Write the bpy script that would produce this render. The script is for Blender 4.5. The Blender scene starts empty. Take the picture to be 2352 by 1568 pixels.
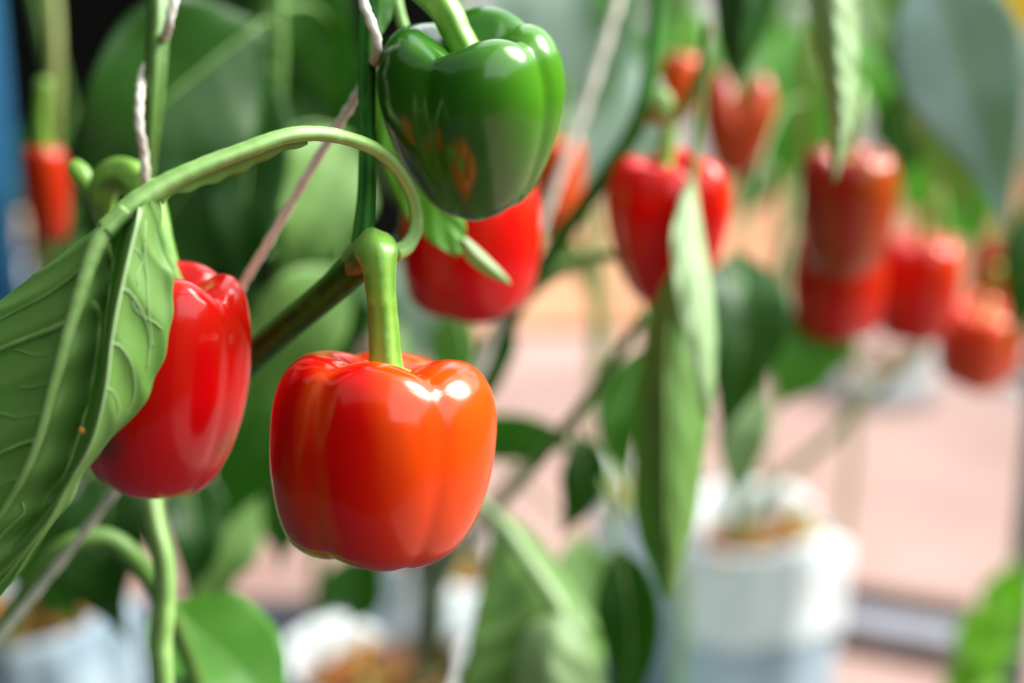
import bpy, math, random
import numpy as np
from mathutils import Vector, Matrix, Euler

random.seed(7)
np.random.seed(7)
SC = bpy.context.scene
COL = SC.collection

# ------------------------------------------------------------------ camera
CAM_Z, PITCH, FPX = 1.30, math.radians(15.0), 50.0 / 36.0 * 2352.0
cam_d = bpy.data.cameras.new('camera')
cam_d.lens, cam_d.sensor_width = 50.0, 36.0
cam_d.clip_start, cam_d.clip_end = 0.05, 100.0
cam_d.dof.use_dof = True
cam_d.dof.focus_distance = 0.545
cam_d.dof.aperture_fstop = 2.8
cam = bpy.data.objects.new('camera', cam_d)
COL.objects.link(cam)
cam.location = (0, 0, CAM_Z)
cam.rotation_euler = (math.pi / 2 - PITCH, 0, 0)
SC.camera = cam
CAMV = Vector((0, 0, CAM_Z))
FWD = Vector((0, math.cos(PITCH), -math.sin(PITCH)))
UP = Vector((0, math.sin(PITCH), math.cos(PITCH)))
RIGHT = Vector((1, 0, 0))

def P(px, py, d):
    """point at depth d (metres along the lens axis) seen at pixel (px, py) of the 2352 x 1568 frame"""
    return CAMV + FWD * d + RIGHT * ((px - 1176.0) / FPX * d) + UP * (-(py - 784.0) / FPX * d)

# ------------------------------------------------------------------ sky and sun, exposure
world = bpy.data.worlds.new('sky')
SC.world = world
world.use_nodes = True
wn = world.node_tree
bg = wn.nodes['Background']
bg.inputs['Color'].default_value = (0.93, 0.97, 1.0, 1)
bg.inputs['Strength'].default_value = 1.7
sun_d = bpy.data.lights.new('sun', 'SUN')
sun_d.energy = 5.2
sun_d.angle = math.radians(38)
sun_d.color = (1.0, 0.97, 0.9)
sun = bpy.data.objects.new('sun', sun_d)
COL.objects.link(sun)
sun.location = (4, 2, 4)
_sd = Vector((0.70, 0.22, 0.62)).normalized()          # direction towards the sun: right, a little behind the plants
sun.rotation_euler = (-_sd).to_track_quat('-Z', 'Y').to_euler()
SC.view_settings.view_transform = 'Standard'
SC.view_settings.look = 'None'
SC.view_settings.gamma = 1.0
SC.view_settings.use_curve_mapping = False
SC.view_settings.exposure = 0.65
SC.cycles.use_denoising = True
SC.cycles.max_bounces = 8
SC.cycles.caustics_reflective = False
SC.cycles.caustics_refractive = False

# ------------------------------------------------------------------ materials
def _new(name):
    m = bpy.data.materials.new(name)
    m.use_nodes = True
    nt = m.node_tree
    return m, nt, nt.nodes, nt.links, nt.nodes['Principled BSDF']

def noise_mix(nt, c1, c2, scale, stretch=(1, 1, 1), lo=0.4, hi=0.6, detail=3, coord='Object', rot=(0, 0, 0)):
    n, l = nt.nodes, nt.links
    tc = n.new('ShaderNodeTexCoord')
    mp = n.new('ShaderNodeMapping')
    mp.inputs['Scale'].default_value = stretch
    mp.inputs['Rotation'].default_value = rot
    nz = n.new('ShaderNodeTexNoise')
    nz.inputs['Scale'].default_value = scale
    nz.inputs['Detail'].default_value = detail
    rp = n.new('ShaderNodeMapRange')
    rp.inputs['From Min'].default_value = lo
    rp.inputs['From Max'].default_value = hi
    mx = n.new('ShaderNodeMix')
    mx.data_type = 'RGBA'
    l.new(tc.outputs[coord], mp.inputs['Vector'])
    l.new(mp.outputs['Vector'], nz.inputs['Vector'])
    l.new(nz.outputs['Fac'], rp.inputs['Value'])
    l.new(rp.outputs['Result'], mx.inputs['Factor'])
    for sock, c in ((mx.inputs['A'], c1), (mx.inputs['B'], c2)):
        if isinstance(c, tuple):
            sock.default_value = (*c, 1)
        else:
            l.new(c, sock)
    return mx.outputs['Result'], nz

def bump(nt, bsdf, scale, strength, dist=0.001, stretch=(1, 1, 1), coord='Object'):
    n, l = nt.nodes, nt.links
    tc = n.new('ShaderNodeTexCoord')
    mp = n.new('ShaderNodeMapping')
    mp.inputs['Scale'].default_value = stretch
    nz = n.new('ShaderNodeTexNoise')
    nz.inputs['Scale'].default_value = scale
    nz.inputs['Detail'].default_value = 4
    b = n.new('ShaderNodeBump')
    b.inputs['Strength'].default_value = strength
    b.inputs['Distance'].default_value = dist
    l.new(tc.outputs[coord], mp.inputs['Vector'])
    l.new(mp.outputs['Vector'], nz.inputs['Vector'])
    l.new(nz.outputs['Fac'], b.inputs['Height'])
    l.new(b.outputs['Normal'], bsdf.inputs['Normal'])

def mat_plain(name, c1, c2=None, rough=0.6, scale=20, spec=0.5, bmp=None, stretch=(1, 1, 1), coat=0):
    m, nt, n, l, b = _new(name)
    if c2:
        o, _ = noise_mix(nt, c1, c2, scale, stretch, 0.35, 0.65)
        l.new(o, b.inputs['Base Color'])
    else:
        b.inputs['Base Color'].default_value = (*c1, 1)
    b.inputs['Roughness'].default_value = rough
    b.inputs['Specular IOR Level'].default_value = spec
    b.inputs['Coat Weight'].default_value = coat
    if bmp:
        bump(nt, b, *bmp)
    return m

def mat_leaf(name, c1, c2, trans, rough=0.42, tfac=0.4, spec=0.5, scale=18):
    m, nt, n, l, b = _new(name)
    o, _ = noise_mix(nt, c1, c2, scale, (1, 1, 1), 0.3, 0.7, 4)
    l.new(o, b.inputs['Base Color'])
    b.inputs['Roughness'].default_value = rough
    b.inputs['Specular IOR Level'].default_value = spec
    bump(nt, b, 260, 0.25, 0.0006)
    t = n.new('ShaderNodeBsdfTranslucent')
    t.inputs['Color'].default_value = (*trans, 1)
    mx = n.new('ShaderNodeMixShader')
    mx.inputs['Fac'].default_value = tfac
    l.new(b.outputs['BSDF'], mx.inputs[1])
    l.new(t.outputs['BSDF'], mx.inputs[2])
    l.new(mx.outputs['Shader'], n['Material Output'].inputs['Surface'])
    return m

def mat_stem(name, c1, c2, rough=0.45, stripes=5):
    """green stem with darker stripes running along it (uv: u around, v along)"""
    m, nt, n, l, b = _new(name)
    tc = n.new('ShaderNodeTexCoord')
    sp = n.new('ShaderNodeSeparateXYZ')
    l.new(tc.outputs['UV'], sp.inputs['Vector'])
    mul = n.new('ShaderNodeMath'); mul.operation = 'MULTIPLY'; mul.inputs[1].default_value = 2 * math.pi * stripes
    sn = n.new('ShaderNodeMath'); sn.operation = 'SINE'
    l.new(sp.outputs['X'], mul.inputs[0]); l.new(mul.outputs[0], sn.inputs[0])
    rp = n.new('ShaderNodeMapRange'); rp.inputs['From Min'].default_value = -1; rp.inputs['From Max'].default_value = 1
    l.new(sn.outputs[0], rp.inputs['Value'])
    mx = n.new('ShaderNodeMix'); mx.data_type = 'RGBA'
    mx.inputs['A'].default_value = (*c1, 1); mx.inputs['B'].default_value = (*c2, 1)
    l.new(rp.outputs['Result'], mx.inputs['Factor'])
    o, _ = noise_mix(nt, mx.outputs['Result'], tuple(0.7 * (a + q) for a, q in zip(c1, c2)), 90, (1, 1, 1), 0.45, 0.75)
    l.new(o, b.inputs['Base Color'])
    b.inputs['Roughness'].default_value = rough
    bump(nt, b, 300, 0.3, 0.0005)
    return m

def mat_pepper(name, c1, c2, streak=(1, 1, 0.22), scale=38, lo=0.42, hi=0.68, patch=None, rough=0.17, side=None):
    """glossy skin; c1 main colour, c2 streaks along the fruit; patch = (colour, centre, radius) for a ripening spot;
    side = (colour, axis vector, from, to) for a second colour across the fruit"""
    m, nt, n, l, b = _new(name)
    o, _ = noise_mix(nt, c1, c2, scale, streak, lo, hi, 2)
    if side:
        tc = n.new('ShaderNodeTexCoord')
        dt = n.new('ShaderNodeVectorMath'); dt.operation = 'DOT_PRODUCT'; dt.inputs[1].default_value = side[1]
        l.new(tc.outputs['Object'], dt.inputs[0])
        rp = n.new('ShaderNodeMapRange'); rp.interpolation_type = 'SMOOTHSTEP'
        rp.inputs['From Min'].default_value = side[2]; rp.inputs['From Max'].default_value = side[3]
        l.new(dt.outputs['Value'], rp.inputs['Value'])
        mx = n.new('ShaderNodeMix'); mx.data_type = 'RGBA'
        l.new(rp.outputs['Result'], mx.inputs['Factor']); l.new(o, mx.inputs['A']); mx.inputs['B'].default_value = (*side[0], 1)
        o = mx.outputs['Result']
    if patch:
        for col, cen, rad in patch:
            tc = n.new('ShaderNodeTexCoord')
            ds = n.new('ShaderNodeVectorMath'); ds.operation = 'DISTANCE'; ds.inputs[1].default_value = cen
            nz = n.new('ShaderNodeTexNoise'); nz.inputs['Scale'].default_value = 60
            l.new(tc.outputs['Object'], ds.inputs[0]); l.new(tc.outputs['Object'], nz.inputs['Vector'])
            ad = n.new('ShaderNodeMath'); ad.operation = 'MULTIPLY_ADD'; ad.inputs[1].default_value = rad * 1.2
            l.new(nz.outputs['Fac'], ad.inputs[0]); l.new(ds.outputs['Value'], ad.inputs[2])
            rp = n.new('ShaderNodeMapRange'); rp.interpolation_type = 'SMOOTHSTEP'
            rp.inputs['From Min'].default_value = rad * 1.9; rp.inputs['From Max'].default_value = rad * 0.8
            l.new(ad.outputs[0], rp.inputs['Value'])
            mx = n.new('ShaderNodeMix'); mx.data_type = 'RGBA'
            l.new(rp.outputs['Result'], mx.inputs['Factor']); l.new(o, mx.inputs['A']); mx.inputs['B'].default_value = (*col, 1)
            o = mx.outputs['Result']
    l.new(o, b.inputs['Base Color'])
    b.inputs['Roughness'].default_value = rough
    b.inputs['Specular IOR Level'].default_value = 0.5
    b.inputs['Coat Weight'].default_value = 0.0
    b.inputs['Coat Roughness'].default_value = 0.12
    b.inputs['Subsurface Weight'].default_value = 0.06
    b.inputs['Subsurface Radius'].default_value = (0.006, 0.0015, 0.0008)
    b.inputs['Subsurface Scale'].default_value = 1.0
    bump(nt, b, 170, 0.10, 0.0006)
    return m

M = {}
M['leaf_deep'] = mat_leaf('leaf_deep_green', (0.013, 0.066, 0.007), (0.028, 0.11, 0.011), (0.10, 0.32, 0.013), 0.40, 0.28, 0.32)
M['leaf_mid'] = mat_leaf('leaf_mid_green', (0.045, 0.18, 0.018), (0.075, 0.25, 0.03), (0.18, 0.50, 0.02), 0.40, 0.38, 0.4)
M['leaf_bright'] = mat_leaf('leaf_bright_green', (0.10, 0.33, 0.03), (0.15, 0.42, 0.05), (0.30, 0.72, 0.03), 0.42, 0.48)
M['leaf_under'] = mat_leaf('leaf_underside', (0.17, 0.36, 0.07), (0.24, 0.45, 0.12), (0.20, 0.48, 0.04), 0.5, 0.36)
M['leaf_pale'] = mat_leaf('leaf_pale_underside', (0.36, 0.56, 0.24), (0.48, 0.66, 0.36), (0.36, 0.60, 0.16), 0.55, 0.34)
M['leaf_glaucous'] = mat_leaf('leaf_glaucous', (0.25, 0.40, 0.36), (0.42, 0.57, 0.56), (0.22, 0.42, 0.22), 0.40, 0.28)  # sky sheen on the leaf put into its base colour
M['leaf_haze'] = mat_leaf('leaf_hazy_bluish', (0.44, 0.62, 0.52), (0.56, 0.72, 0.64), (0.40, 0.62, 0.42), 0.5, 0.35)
M['leaf_lime'] = mat_leaf('leaf_lime_green', (0.20, 0.48, 0.02), (0.28, 0.58, 0.04), (0.42, 0.85, 0.03), 0.45, 0.45)
M['vein'] = mat_plain('leaf_vein', (0.22, 0.42, 0.10), (0.32, 0.52, 0.17), 0.45, 120, bmp=(400, 0.4, 0.0005))
M['vein_pale'] = mat_plain('leaf_vein_pale', (0.36, 0.55, 0.24), (0.45, 0.62, 0.33), 0.45, 120)
M['stem_dark'] = mat_stem('stem_dark', (0.012, 0.080, 0.008), (0.040, 0.18, 0.025), 0.6, 5)
M['stem_dark'].node_tree.nodes['Principled BSDF'].inputs['Specular IOR Level'].default_value = 0.12
M['stem_green'] = mat_stem('stem_green', (0.07, 0.17, 0.03), (0.15, 0.30, 0.06), 0.42, 5)
M['stalk'] = mat_stem('fruit_stalk', (0.13, 0.33, 0.03), (0.26, 0.50, 0.08), 0.33, 6)
M['stem_pale'] = mat_stem('stem_pale', (0.19, 0.38, 0.09), (0.31, 0.52, 0.17), 0.45, 4)
M['stem_woody'] = mat_stem('stem_woody', (0.22, 0.20, 0.09), (0.48, 0.44, 0.28), 0.7, 5)
M['stem_olive'] = mat_stem('stem_olive', (0.14, 0.18, 0.03), (0.25, 0.30, 0.06), 0.5, 4)
M['string'] = mat_plain('twine', (0.74, 0.71, 0.62), (0.88, 0.85, 0.78), 0.85, 350, 0.2)
RED, ORANGE = (0.80, 0.003, 0.002), (0.90, 0.085, 0.002)
M['red_main'] = mat_pepper('pepper_red_orange', RED, ORANGE, scale=34, side=((0.90, 0.075, 0.004), (1, -0.25, -0.15), 0.0, 0.05))  # orange right half: uneven ripeness, with the lit side painted in
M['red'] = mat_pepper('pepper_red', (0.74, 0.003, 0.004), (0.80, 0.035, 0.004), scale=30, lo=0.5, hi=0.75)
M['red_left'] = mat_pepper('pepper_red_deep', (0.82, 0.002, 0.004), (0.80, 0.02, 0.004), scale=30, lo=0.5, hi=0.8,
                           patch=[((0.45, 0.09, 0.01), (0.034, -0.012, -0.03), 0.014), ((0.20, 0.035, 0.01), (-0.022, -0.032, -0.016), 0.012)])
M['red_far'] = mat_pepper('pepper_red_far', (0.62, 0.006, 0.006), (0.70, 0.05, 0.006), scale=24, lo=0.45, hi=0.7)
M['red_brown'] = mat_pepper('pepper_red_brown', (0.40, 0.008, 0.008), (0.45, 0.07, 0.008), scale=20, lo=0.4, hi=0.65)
M['red_rust'] = mat_pepper('pepper_red_rust', (0.50, 0.022, 0.006), (0.56, 0.08, 0.008), scale=20)
M['orange_far'] = mat_pepper('pepper_orange_far', (0.80, 0.05, 0.015), (0.85, 0.12, 0.02), scale=20)
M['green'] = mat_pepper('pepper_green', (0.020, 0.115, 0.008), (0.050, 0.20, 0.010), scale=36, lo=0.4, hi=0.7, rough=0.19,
                        side=((0.075, 0.27, 0.012), (1, -0.1, 0.1), 0.004, 0.04))  # lighter green towards the right
M['calyx'] = mat_plain('calyx_green', (0.12, 0.32, 0.04), (0.22, 0.44, 0.08), 0.4, 90)
M['bag_white'] = mat_plain('bag_white_plastic', (0.84, 0.90, 0.93), (0.78, 0.85, 0.89), 0.38, 9, bmp=(14, 0.5, 0.02))
M['bag_blue'] = mat_plain('bag_bluish_plastic', (0.38, 0.52, 0.64), (0.54, 0.66, 0.75), 0.35, 7, stretch=(1, 1, 2.4), bmp=(12, 0.6, 0.02))  # blue shade on the white plastic, put into the colour
M['soil'] = mat_plain('coco_peat', (0.05, 0.02, 0.01), (0.32, 0.12, 0.04), 0.95, 40, 0.1, bmp=(90, 0.8, 0.01))
M['bark'] = mat_plain('husk_chip', (0.35, 0.10, 0.03), (0.50, 0.28, 0.05), 0.8, 30, 0.2)
M['bark_yellow'] = mat_plain('husk_chip_yellow', (0.45, 0.33, 0.06), (0.52, 0.42, 0.16), 0.8, 30, 0.2)
M['side_net'] = mat_plain('side_netting', (0.05, 0.13, 0.03), (0.09, 0.20, 0.05), 0.9, 3, 0.1)  # for the added light-blocking screens only
M['clay'] = mat_plain('terracotta_bed', (0.50, 0.24, 0.13), (0.58, 0.30, 0.18), 0.9, 3, 0.1)
M['weed_mat'] = mat_plain('grey_ground_cloth', (0.035, 0.042, 0.055), (0.07, 0.08, 0.10), 0.8, 6, 0.2)
M['floor'] = mat_plain('floor_pink_concrete', (0.50, 0.31, 0.27), (0.56, 0.37, 0.33), 0.75, 2.2, 0.25, bmp=(60, 0.15, 0.003))
M['kerb'] = mat_plain('grey_rail', (0.24, 0.24, 0.29), (0.34, 0.34, 0.40), 0.55, 8)
M['dark_gap'] = mat_plain('brown_timber', (0.06, 0.03, 0.02), (0.10, 0.05, 0.03), 0.8, 10)
M['pole'] = mat_plain('grey_green_pole', (0.10, 0.16, 0.16), (0.15, 0.21, 0.21), 0.5, 10)
M['black_net'] = mat_plain('black_shade_cloth', (0.004, 0.005, 0.005), (0.009, 0.011, 0.010), 0.9, 30, 0.1)  # side cloth, plus the backdrop and overhead sheet added for darkness
M['roof'] = mat_leaf('roof_shade_film', (0.30, 0.33, 0.30), (0.36, 0.38, 0.36), (0.66, 0.70, 0.66), 0.9, 0.52, 0.1, 2)
M['green_net'] = mat_plain('green_shade_cloth', (0.012, 0.030, 0.014), (0.02, 0.045, 0.02), 0.9, 6, 0.1)  # for the added screen behind the viewer
M['blue'] = mat_plain('blue_plastic', (0.010, 0.09, 0.22), (0.03, 0.19, 0.38), 0.4, 4, stretch=(1, 1, 0.3))
M['tan'] = mat_plain('tan_clay', (0.55, 0.33, 0.18), (0.62, 0.42, 0.28), 0.8, 8)
M['white'] = mat_plain('white_plastic', (0.78, 0.80, 0.84), (0.70, 0.72, 0.78), 0.4, 8)
M['grey'] = mat_plain('grey_metal', (0.14, 0.15, 0.18), (0.20, 0.21, 0.24), 0.5, 8)
M['film'] = mat_plain('pale_plastic_film', (0.62, 0.66, 0.68), (0.72, 0.76, 0.78), 0.6, 1.5)
M['wire'] = mat_plain('galvanised_wire', (0.30, 0.30, 0.30), None, 0.4)
M['yellow'] = mat_plain('yellow_card', (0.75, 0.50, 0.02), (0.80, 0.58, 0.05), 0.6, 8)
M['insect'] = mat_plain('orange_insect', (0.75, 0.22, 0.02), (0.8, 0.35, 0.05), 0.4, 300)

# ------------------------------------------------------------------ mesh helpers
def link(name, verts, faces, mats, parent=None, mi=None, smooth=True, origin=None, uv=None):
    me = bpy.data.meshes.new(name)
    V = np.asarray(verts, dtype=float).reshape(-1, 3)
    o = Vector(origin) if origin is not None else (parent_world(parent) if parent is not None else Vector(V.mean(axis=0)))
    me.from_pydata((V - np.array(o)).tolist(), [], faces)
    if not isinstance(mats, (list, tuple)):
        mats = [mats]
    for q in mats:
        me.materials.append(M[q] if isinstance(q, str) else q)
    if mi is not None:
        me.polygons.foreach_set('material_index', np.asarray(mi, dtype=np.int32))
    if smooth:
        me.polygons.foreach_set('use_smooth', np.ones(len(me.polygons), dtype=bool))
    if uv is not None:
        ul = me.uv_layers.new(name='UVMap')
        li = np.zeros(len(me.loops), dtype=np.int32)
        me.loops.foreach_get('vertex_index', li)
        ul.data.foreach_set('uv', np.asarray(uv, dtype=float)[li].ravel())
    me.update()
    ob = bpy.data.objects.new(name, me)
    COL.objects.link(ob)
    if parent is not None:
        ob.parent = parent
        ob.location = o - parent_world(parent)
    else:
        ob.location = o
    return ob

def parent_world(o):
    p = Vector((0, 0, 0))
    while o is not None:
        p = p + o.location
        o = o.parent
    return p

def tag(o, label, cat, group=None, kind=None):
    o['label'] = label
    o['category'] = cat
    if group: o['group'] = group
    if kind: o['kind'] = kind
    return o

def struct(o, label=None):
    o['kind'] = 'structure'
    if label: o['label'] = label
    return o

def empty(name, loc, label, cat, group=None):
    o = bpy.data.objects.new(name, None)
    COL.objects.link(o)
    o.location = loc
    o.empty_display_size = 0.02
    return tag(o, label, cat, group)

def spline(pts, n):
    """Catmull-Rom through pts (k x m), n samples, parametrised by chord length"""
    p = np.asarray([list(q) for q in pts], dtype=float)
    if len(p) == 2:
        t = np.linspace(0, 1, n)[:, None]
        return p[0] * (1 - t) + p[1] * t
    d = np.sqrt((np.diff(p[:, :3], axis=0) ** 2).sum(1)) ** 0.5 + 1e-9
    k = np.concatenate([[0], np.cumsum(d)])
    t = np.linspace(0, k[-1], n)
    m = np.zeros_like(p)
    m[1:-1] = (p[2:] - p[:-2]) / (k[2:] - k[:-2])[:, None]
    m[0] = (p[1] - p[0]) / (k[1] - k[0])
    m[-1] = (p[-1] - p[-2]) / (k[-1] - k[-2])
    i = np.clip(np.searchsorted(k, t, side='right') - 1, 0, len(p) - 2)
    h = (k[i + 1] - k[i])[:, None]
    u = ((t - k[i])[:, None]) / h
    return ((2 * u ** 3 - 3 * u ** 2 + 1) * p[i] + (u ** 3 - 2 * u ** 2 + u) * h * m[i]
            + (-2 * u ** 3 + 3 * u ** 2) * p[i + 1] + (u ** 3 - u ** 2) * h * m[i + 1])

def frames(c):
    t = np.gradient(c, axis=0)
    t /= np.linalg.norm(t, axis=1)[:, None] + 1e-12
    ref = np.array([0, 0, 1.0]) if abs(t[0][2]) < 0.8 else np.array([0, -1.0, 0])
    a = np.cross(t[0], ref); a /= np.linalg.norm(a)
    A, B = [a], [np.cross(t[0], a)]
    for k in range(1, len(c)):
        a = A[-1] - t[k] * np.dot(A[-1], t[k])
        a /= np.linalg.norm(a) + 1e-12
        A.append(a); B.append(np.cross(t[k], a))
    return t, np.array(A), np.array(B)

def tube_mesh(pts, radii, n=40, sides=10, ridge=0.0, nr=5, twist=0.0, wob=0.0):
    q = np.array([[*p, r] for p, r in zip(pts, radii)])
    s = spline(q, n)
    c, r = s[:, :3], s[:, 3]
    t, A, B = frames(c)
    ang = np.linspace(0, 2 * math.pi, sides, endpoint=False)
    V, F, UV = [], [], []
    ln = np.concatenate([[0], np.cumsum(np.linalg.norm(np.diff(c, axis=0), axis=1))])
    for k in range(n):
        rr = r[k] * (1 + ridge * np.cos(nr * (ang + twist * ln[k])))
        if wob:
            rr = rr * (1 + wob * math.sin(ln[k] * 900) + wob * math.sin(ln[k] * 370 + 1))
        V.append(c[k] + np.outer(np.cos(ang) * rr, A[k]) + np.outer(np.sin(ang) * rr, B[k]))
        UV += [(a / (2 * math.pi), ln[k]) for a in ang]
    V = np.concatenate(V)
    for k in range(n - 1):
        for j in range(sides):
            j2 = (j + 1) % sides
            F.append((k * sides + j, k * sides + j2, (k + 1) * sides + j2, (k + 1) * sides + j))
    F.append(tuple(range(sides - 1, -1, -1)))
    F.append(tuple((n - 1) * sides + j for j in range(sides)))
    return V, F, UV

def tube(name, parent, pts, radii, mat, **kw):
    """pts: world points, radii in metres"""
    if not hasattr(radii, '__len__'): radii = [radii] * len(pts)
    V, F, UV = tube_mesh([tuple(p) for p in pts], radii, **kw)
    return link(name, V, F, mat, parent, uv=UV)

def ptube(name, parent, pts, mat, **kw):
    """pts: (px, py, depth, radius in pixels)"""
    return tube(name, parent, [P(a, b, d) for a, b, d, r in pts], [r / FPX * d for a, b, d, r in pts], mat, **kw)

def shell(name, parent, G, mats, thick=0.0005, flip=False):
    """a leaf blade: grid G (nu x nv x 3) given thickness; mats = (front, back), front on the side of the normal du x dv"""
    nu, nv = G.shape[:2]
    du, dv = np.gradient(G, axis=0), np.gradient(G, axis=1)
    N = np.cross(du, dv)
    N /= np.linalg.norm(N, axis=2)[..., None] + 1e-12
    if flip: N = -N
    V = np.concatenate([(G + N * thick / 2).reshape(-1, 3), (G - N * thick / 2).reshape(-1, 3)])
    F, mi = [], []
    o = nu * nv
    for i in range(nu - 1):
        for j in range(nv - 1):
            a, b, c, d = i * nv + j, (i + 1) * nv + j, (i + 1) * nv + j + 1, i * nv + j + 1
            if flip: a, b, c, d = d, c, b, a
            F.append((a, b, c, d)); mi.append(0)
            F.append((d + o, c + o, b + o, a + o)); mi.append(1)
    def rim(a, b):
        F.append((b, a, a + o, b + o) if not flip else (a, b, b + o, a + o)); mi.append(1)
    for i in range(nu - 1):
        rim(i * nv, (i + 1) * nv); rim((i + 1) * nv + nv - 1, i * nv + nv - 1)
    for j in range(nv - 1):
        rim(j + 1, j); rim((nu - 1) * nv + j, (nu - 1) * nv + j + 1)
    return link(name, V, F, list(mats), parent, mi=mi)

def leaf_grid(mid, half, side, fold=15, curl=0, wave=0.02, nveins=7, nu=26, nv=13, tipx=1.6, basew=0.12, pucker=0.02, ph=0.0, asym=0.0, peak=0.38):
    """mid: world points base to tip; half: largest half width (m); side: world vectors (S, N) at the middle of the leaf"""
    c = spline([tuple(p) for p in mid], nu)
    t = np.gradient(c, axis=0); t /= np.linalg.norm(t, axis=1)[:, None]
    S0 = np.array(side)
    s = np.linspace(0, 1, nu)
    # ovate outline with a drawn-out tip
    w = np.where(s < peak, np.sin(np.clip(s / peak, 0, 1) * math.pi / 2) ** 0.75,
                 np.cos(np.clip((s - peak) / (1 - peak), 0, 1) * math.pi / 2) ** tipx * 0.9 + 0.1 * (1 - (s - peak) / (1 - peak)))
    w = np.maximum(w, basew * (1 - s)) * half
    w[-1] = half * 0.004
    u = np.linspace(-1, 1, nv)
    G = np.zeros((nu, nv, 3))
    for i in range(nu):
        S = S0 - t[i] * np.dot(S0, t[i]); S /= np.linalg.norm(S)
        N = np.cross(S, t[i])
        for j in range(nv):
            au, sg = abs(u[j]), (1 if u[j] >= 0 else -1)
            hw = w[i] * (1 + asym * sg)
            K = 6
            x = h = 0.0
            for k in range(K):
                a = math.radians(fold + curl * (k + 0.5) / K * au)
                x += math.cos(a) * au / K; h += math.sin(a) * au / K
            vp = s[i] * nveins - au * 1.1
            h2 = pucker * half * abs(math.sin(math.pi * vp)) * min(1, 4 * au) * (1 - 0.5 * au)
            h2 += wave * half * 2.2 * au ** 2 * math.sin(s[i] * 17 + ph + (2.1 if sg > 0 else 0))
            G[i, j] = c[i] + S * (sg * x * hw) + N * (h * hw + h2)
    return G, c

def cam_side(mid, roll):
    """side vector so that the leaf turns its normal at the camera, then rolled about its midrib by roll degrees"""
    p = [Vector(q) for q in mid]
    t = (p[-1] - p[0]).normalized()
    v = (CAMV - p[len(p) // 2]).normalized()
    S = t.cross(v).normalized()
    return tuple(Matrix.Rotation(math.radians(roll), 3, t) @ S)

def nearest(poly, p):
    return min((Vector(q) for q in poly), key=lambda q: (q - p).length)

def px_leaf(parent, mid, half, face, back, roll=0, fold=12, curl=0, petiole=None, prad=4.0, pmat='stem_green', rib='vein', ribr=4.0, name='leaf', poly=None, wave=0.03, label=None, **kw):
    """mid: (px, py, depth) base to tip, half: half width in pixels at mid depth.
    face: material on the side turned to the camera when roll = 0, back: the other side"""
    W = [P(*q) for q in mid]
    dm = mid[len(mid) // 2][2]
    hw = half / FPX * dm
    G, c = leaf_grid(W, hw, cam_side(W, roll), fold, curl, wave, ph=random.random() * 6, **kw)
    ob = shell(name, parent, G, (face, back), flip=True)
    rr = ribr / FPX * dm
    n = len(c)
    k = [0, n // 3, 2 * n // 3, n - 1]
    if rib:
        V, F, UV = tube_mesh([tuple(c[q]) for q in (0, n // 4, n // 2, 3 * n // 4, n - 2)], [rr, rr * .85, rr * .65, rr * .4, rr * .15], n=22, sides=6)
        link('midrib', V, F, rib, ob, uv=UV)
    if petiole is not None:
        if petiole == 'auto':
            q = nearest(poly, W[0])
            m = (W[0] + q) / 2 + Vector((0, 0, (W[0] - q).length * 0.12))
            pts = [q, m, W[0]]
        else:
            pts = [P(*q) for q in petiole] + [W[0]]
        pr = prad / FPX * dm
        tube('petiole', ob, pts, [pr * 1.25] + [pr] * (len(pts) - 2) + [pr * .9], pmat, n=18, sides=8)
    if label: ob['label'] = label
    return ob

# ------------------------------------------------------------------ the setting
def box(name, lo, hi, mat, parent=None, bev=0.0):
    x0, y0, z0 = lo; x1, y1, z1 = hi
    v = [(x0, y0, z0), (x1, y0, z0), (x1, y1, z0), (x0, y1, z0), (x0, y0, z1), (x1, y0, z1), (x1, y1, z1), (x0, y1, z1)]
    f = [(3, 2, 1, 0), (4, 5, 6, 7), (0, 1, 5, 4), (1, 2, 6, 5), (2, 3, 7, 6), (3, 0, 4, 7)]
    return link(name, v, f, mat, parent, smooth=False)

def obox(name, a, b, w, h, mat, parent=None):
    """a bar from a to b (centre line of its base), w wide, h high"""
    a, b = Vector(a), Vector(b)
    d = (b - a).normalized()
    s = Vector((0, 0, 1)).cross(d).normalized() * (w / 2)
    u = Vector((0, 0, h)) if abs(d.z) < 0.7 else Vector((0, h, 0))
    v = [a - s, b - s, b + s, a + s, a - s + u, b - s + u, b + s + u, a + s + u]
    f = [(3, 2, 1, 0), (4, 5, 6, 7), (0, 1, 5, 4), (1, 2, 6, 5), (2, 3, 7, 6), (3, 0, 4, 7)]
    return link(name, [tuple(q) for q in v], f, mat, parent, smooth=False)

struct(box('floor', (-6, -3, -0.1), (8, 12, 0.0), 'floor'), 'pink concrete greenhouse floor')
struct(box('wall_back', (-6, 9.0, 0.0), (8, 9.05, 3.0), 'film'), 'pale plastic film wall at the far end')
struct(box('wall_left', (-2.6, -1.46, 0.0), (-2.56, 9.0, 2.8), 'black_net'), 'black shade cloth along the left side')
struct(box('ceiling', (-2.6, -1.5, 2.8), (0.45, 1.2, 2.81), 'roof'), 'translucent shade film roof over the row')  # out of view; its edge is cut back to let sky light in
struct(box('ceiling_left', (-2.6, 1.2, 2.8), (-0.35, 4.8, 2.81), 'black_net'), 'dark shade cloth over the left part')  # unseen sheet added to darken the left side
struct(box('wall_right', (3.3, -1.5, 0.0), (3.34, 9.0, 2.3), 'side_net'), 'green shade netting along the right side')  # unseen screen added to block low sky and sun on the floor
for _y in (0.55, 2.05, 3.55, 5.05):
    struct(box('trim_rafter', (0.45, _y, 2.76), (3.3, _y + 0.10, 2.82), 'grey'), 'steel rafter across the open roof bay')  # unseen bars added to break up the highlights on the peppers
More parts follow.
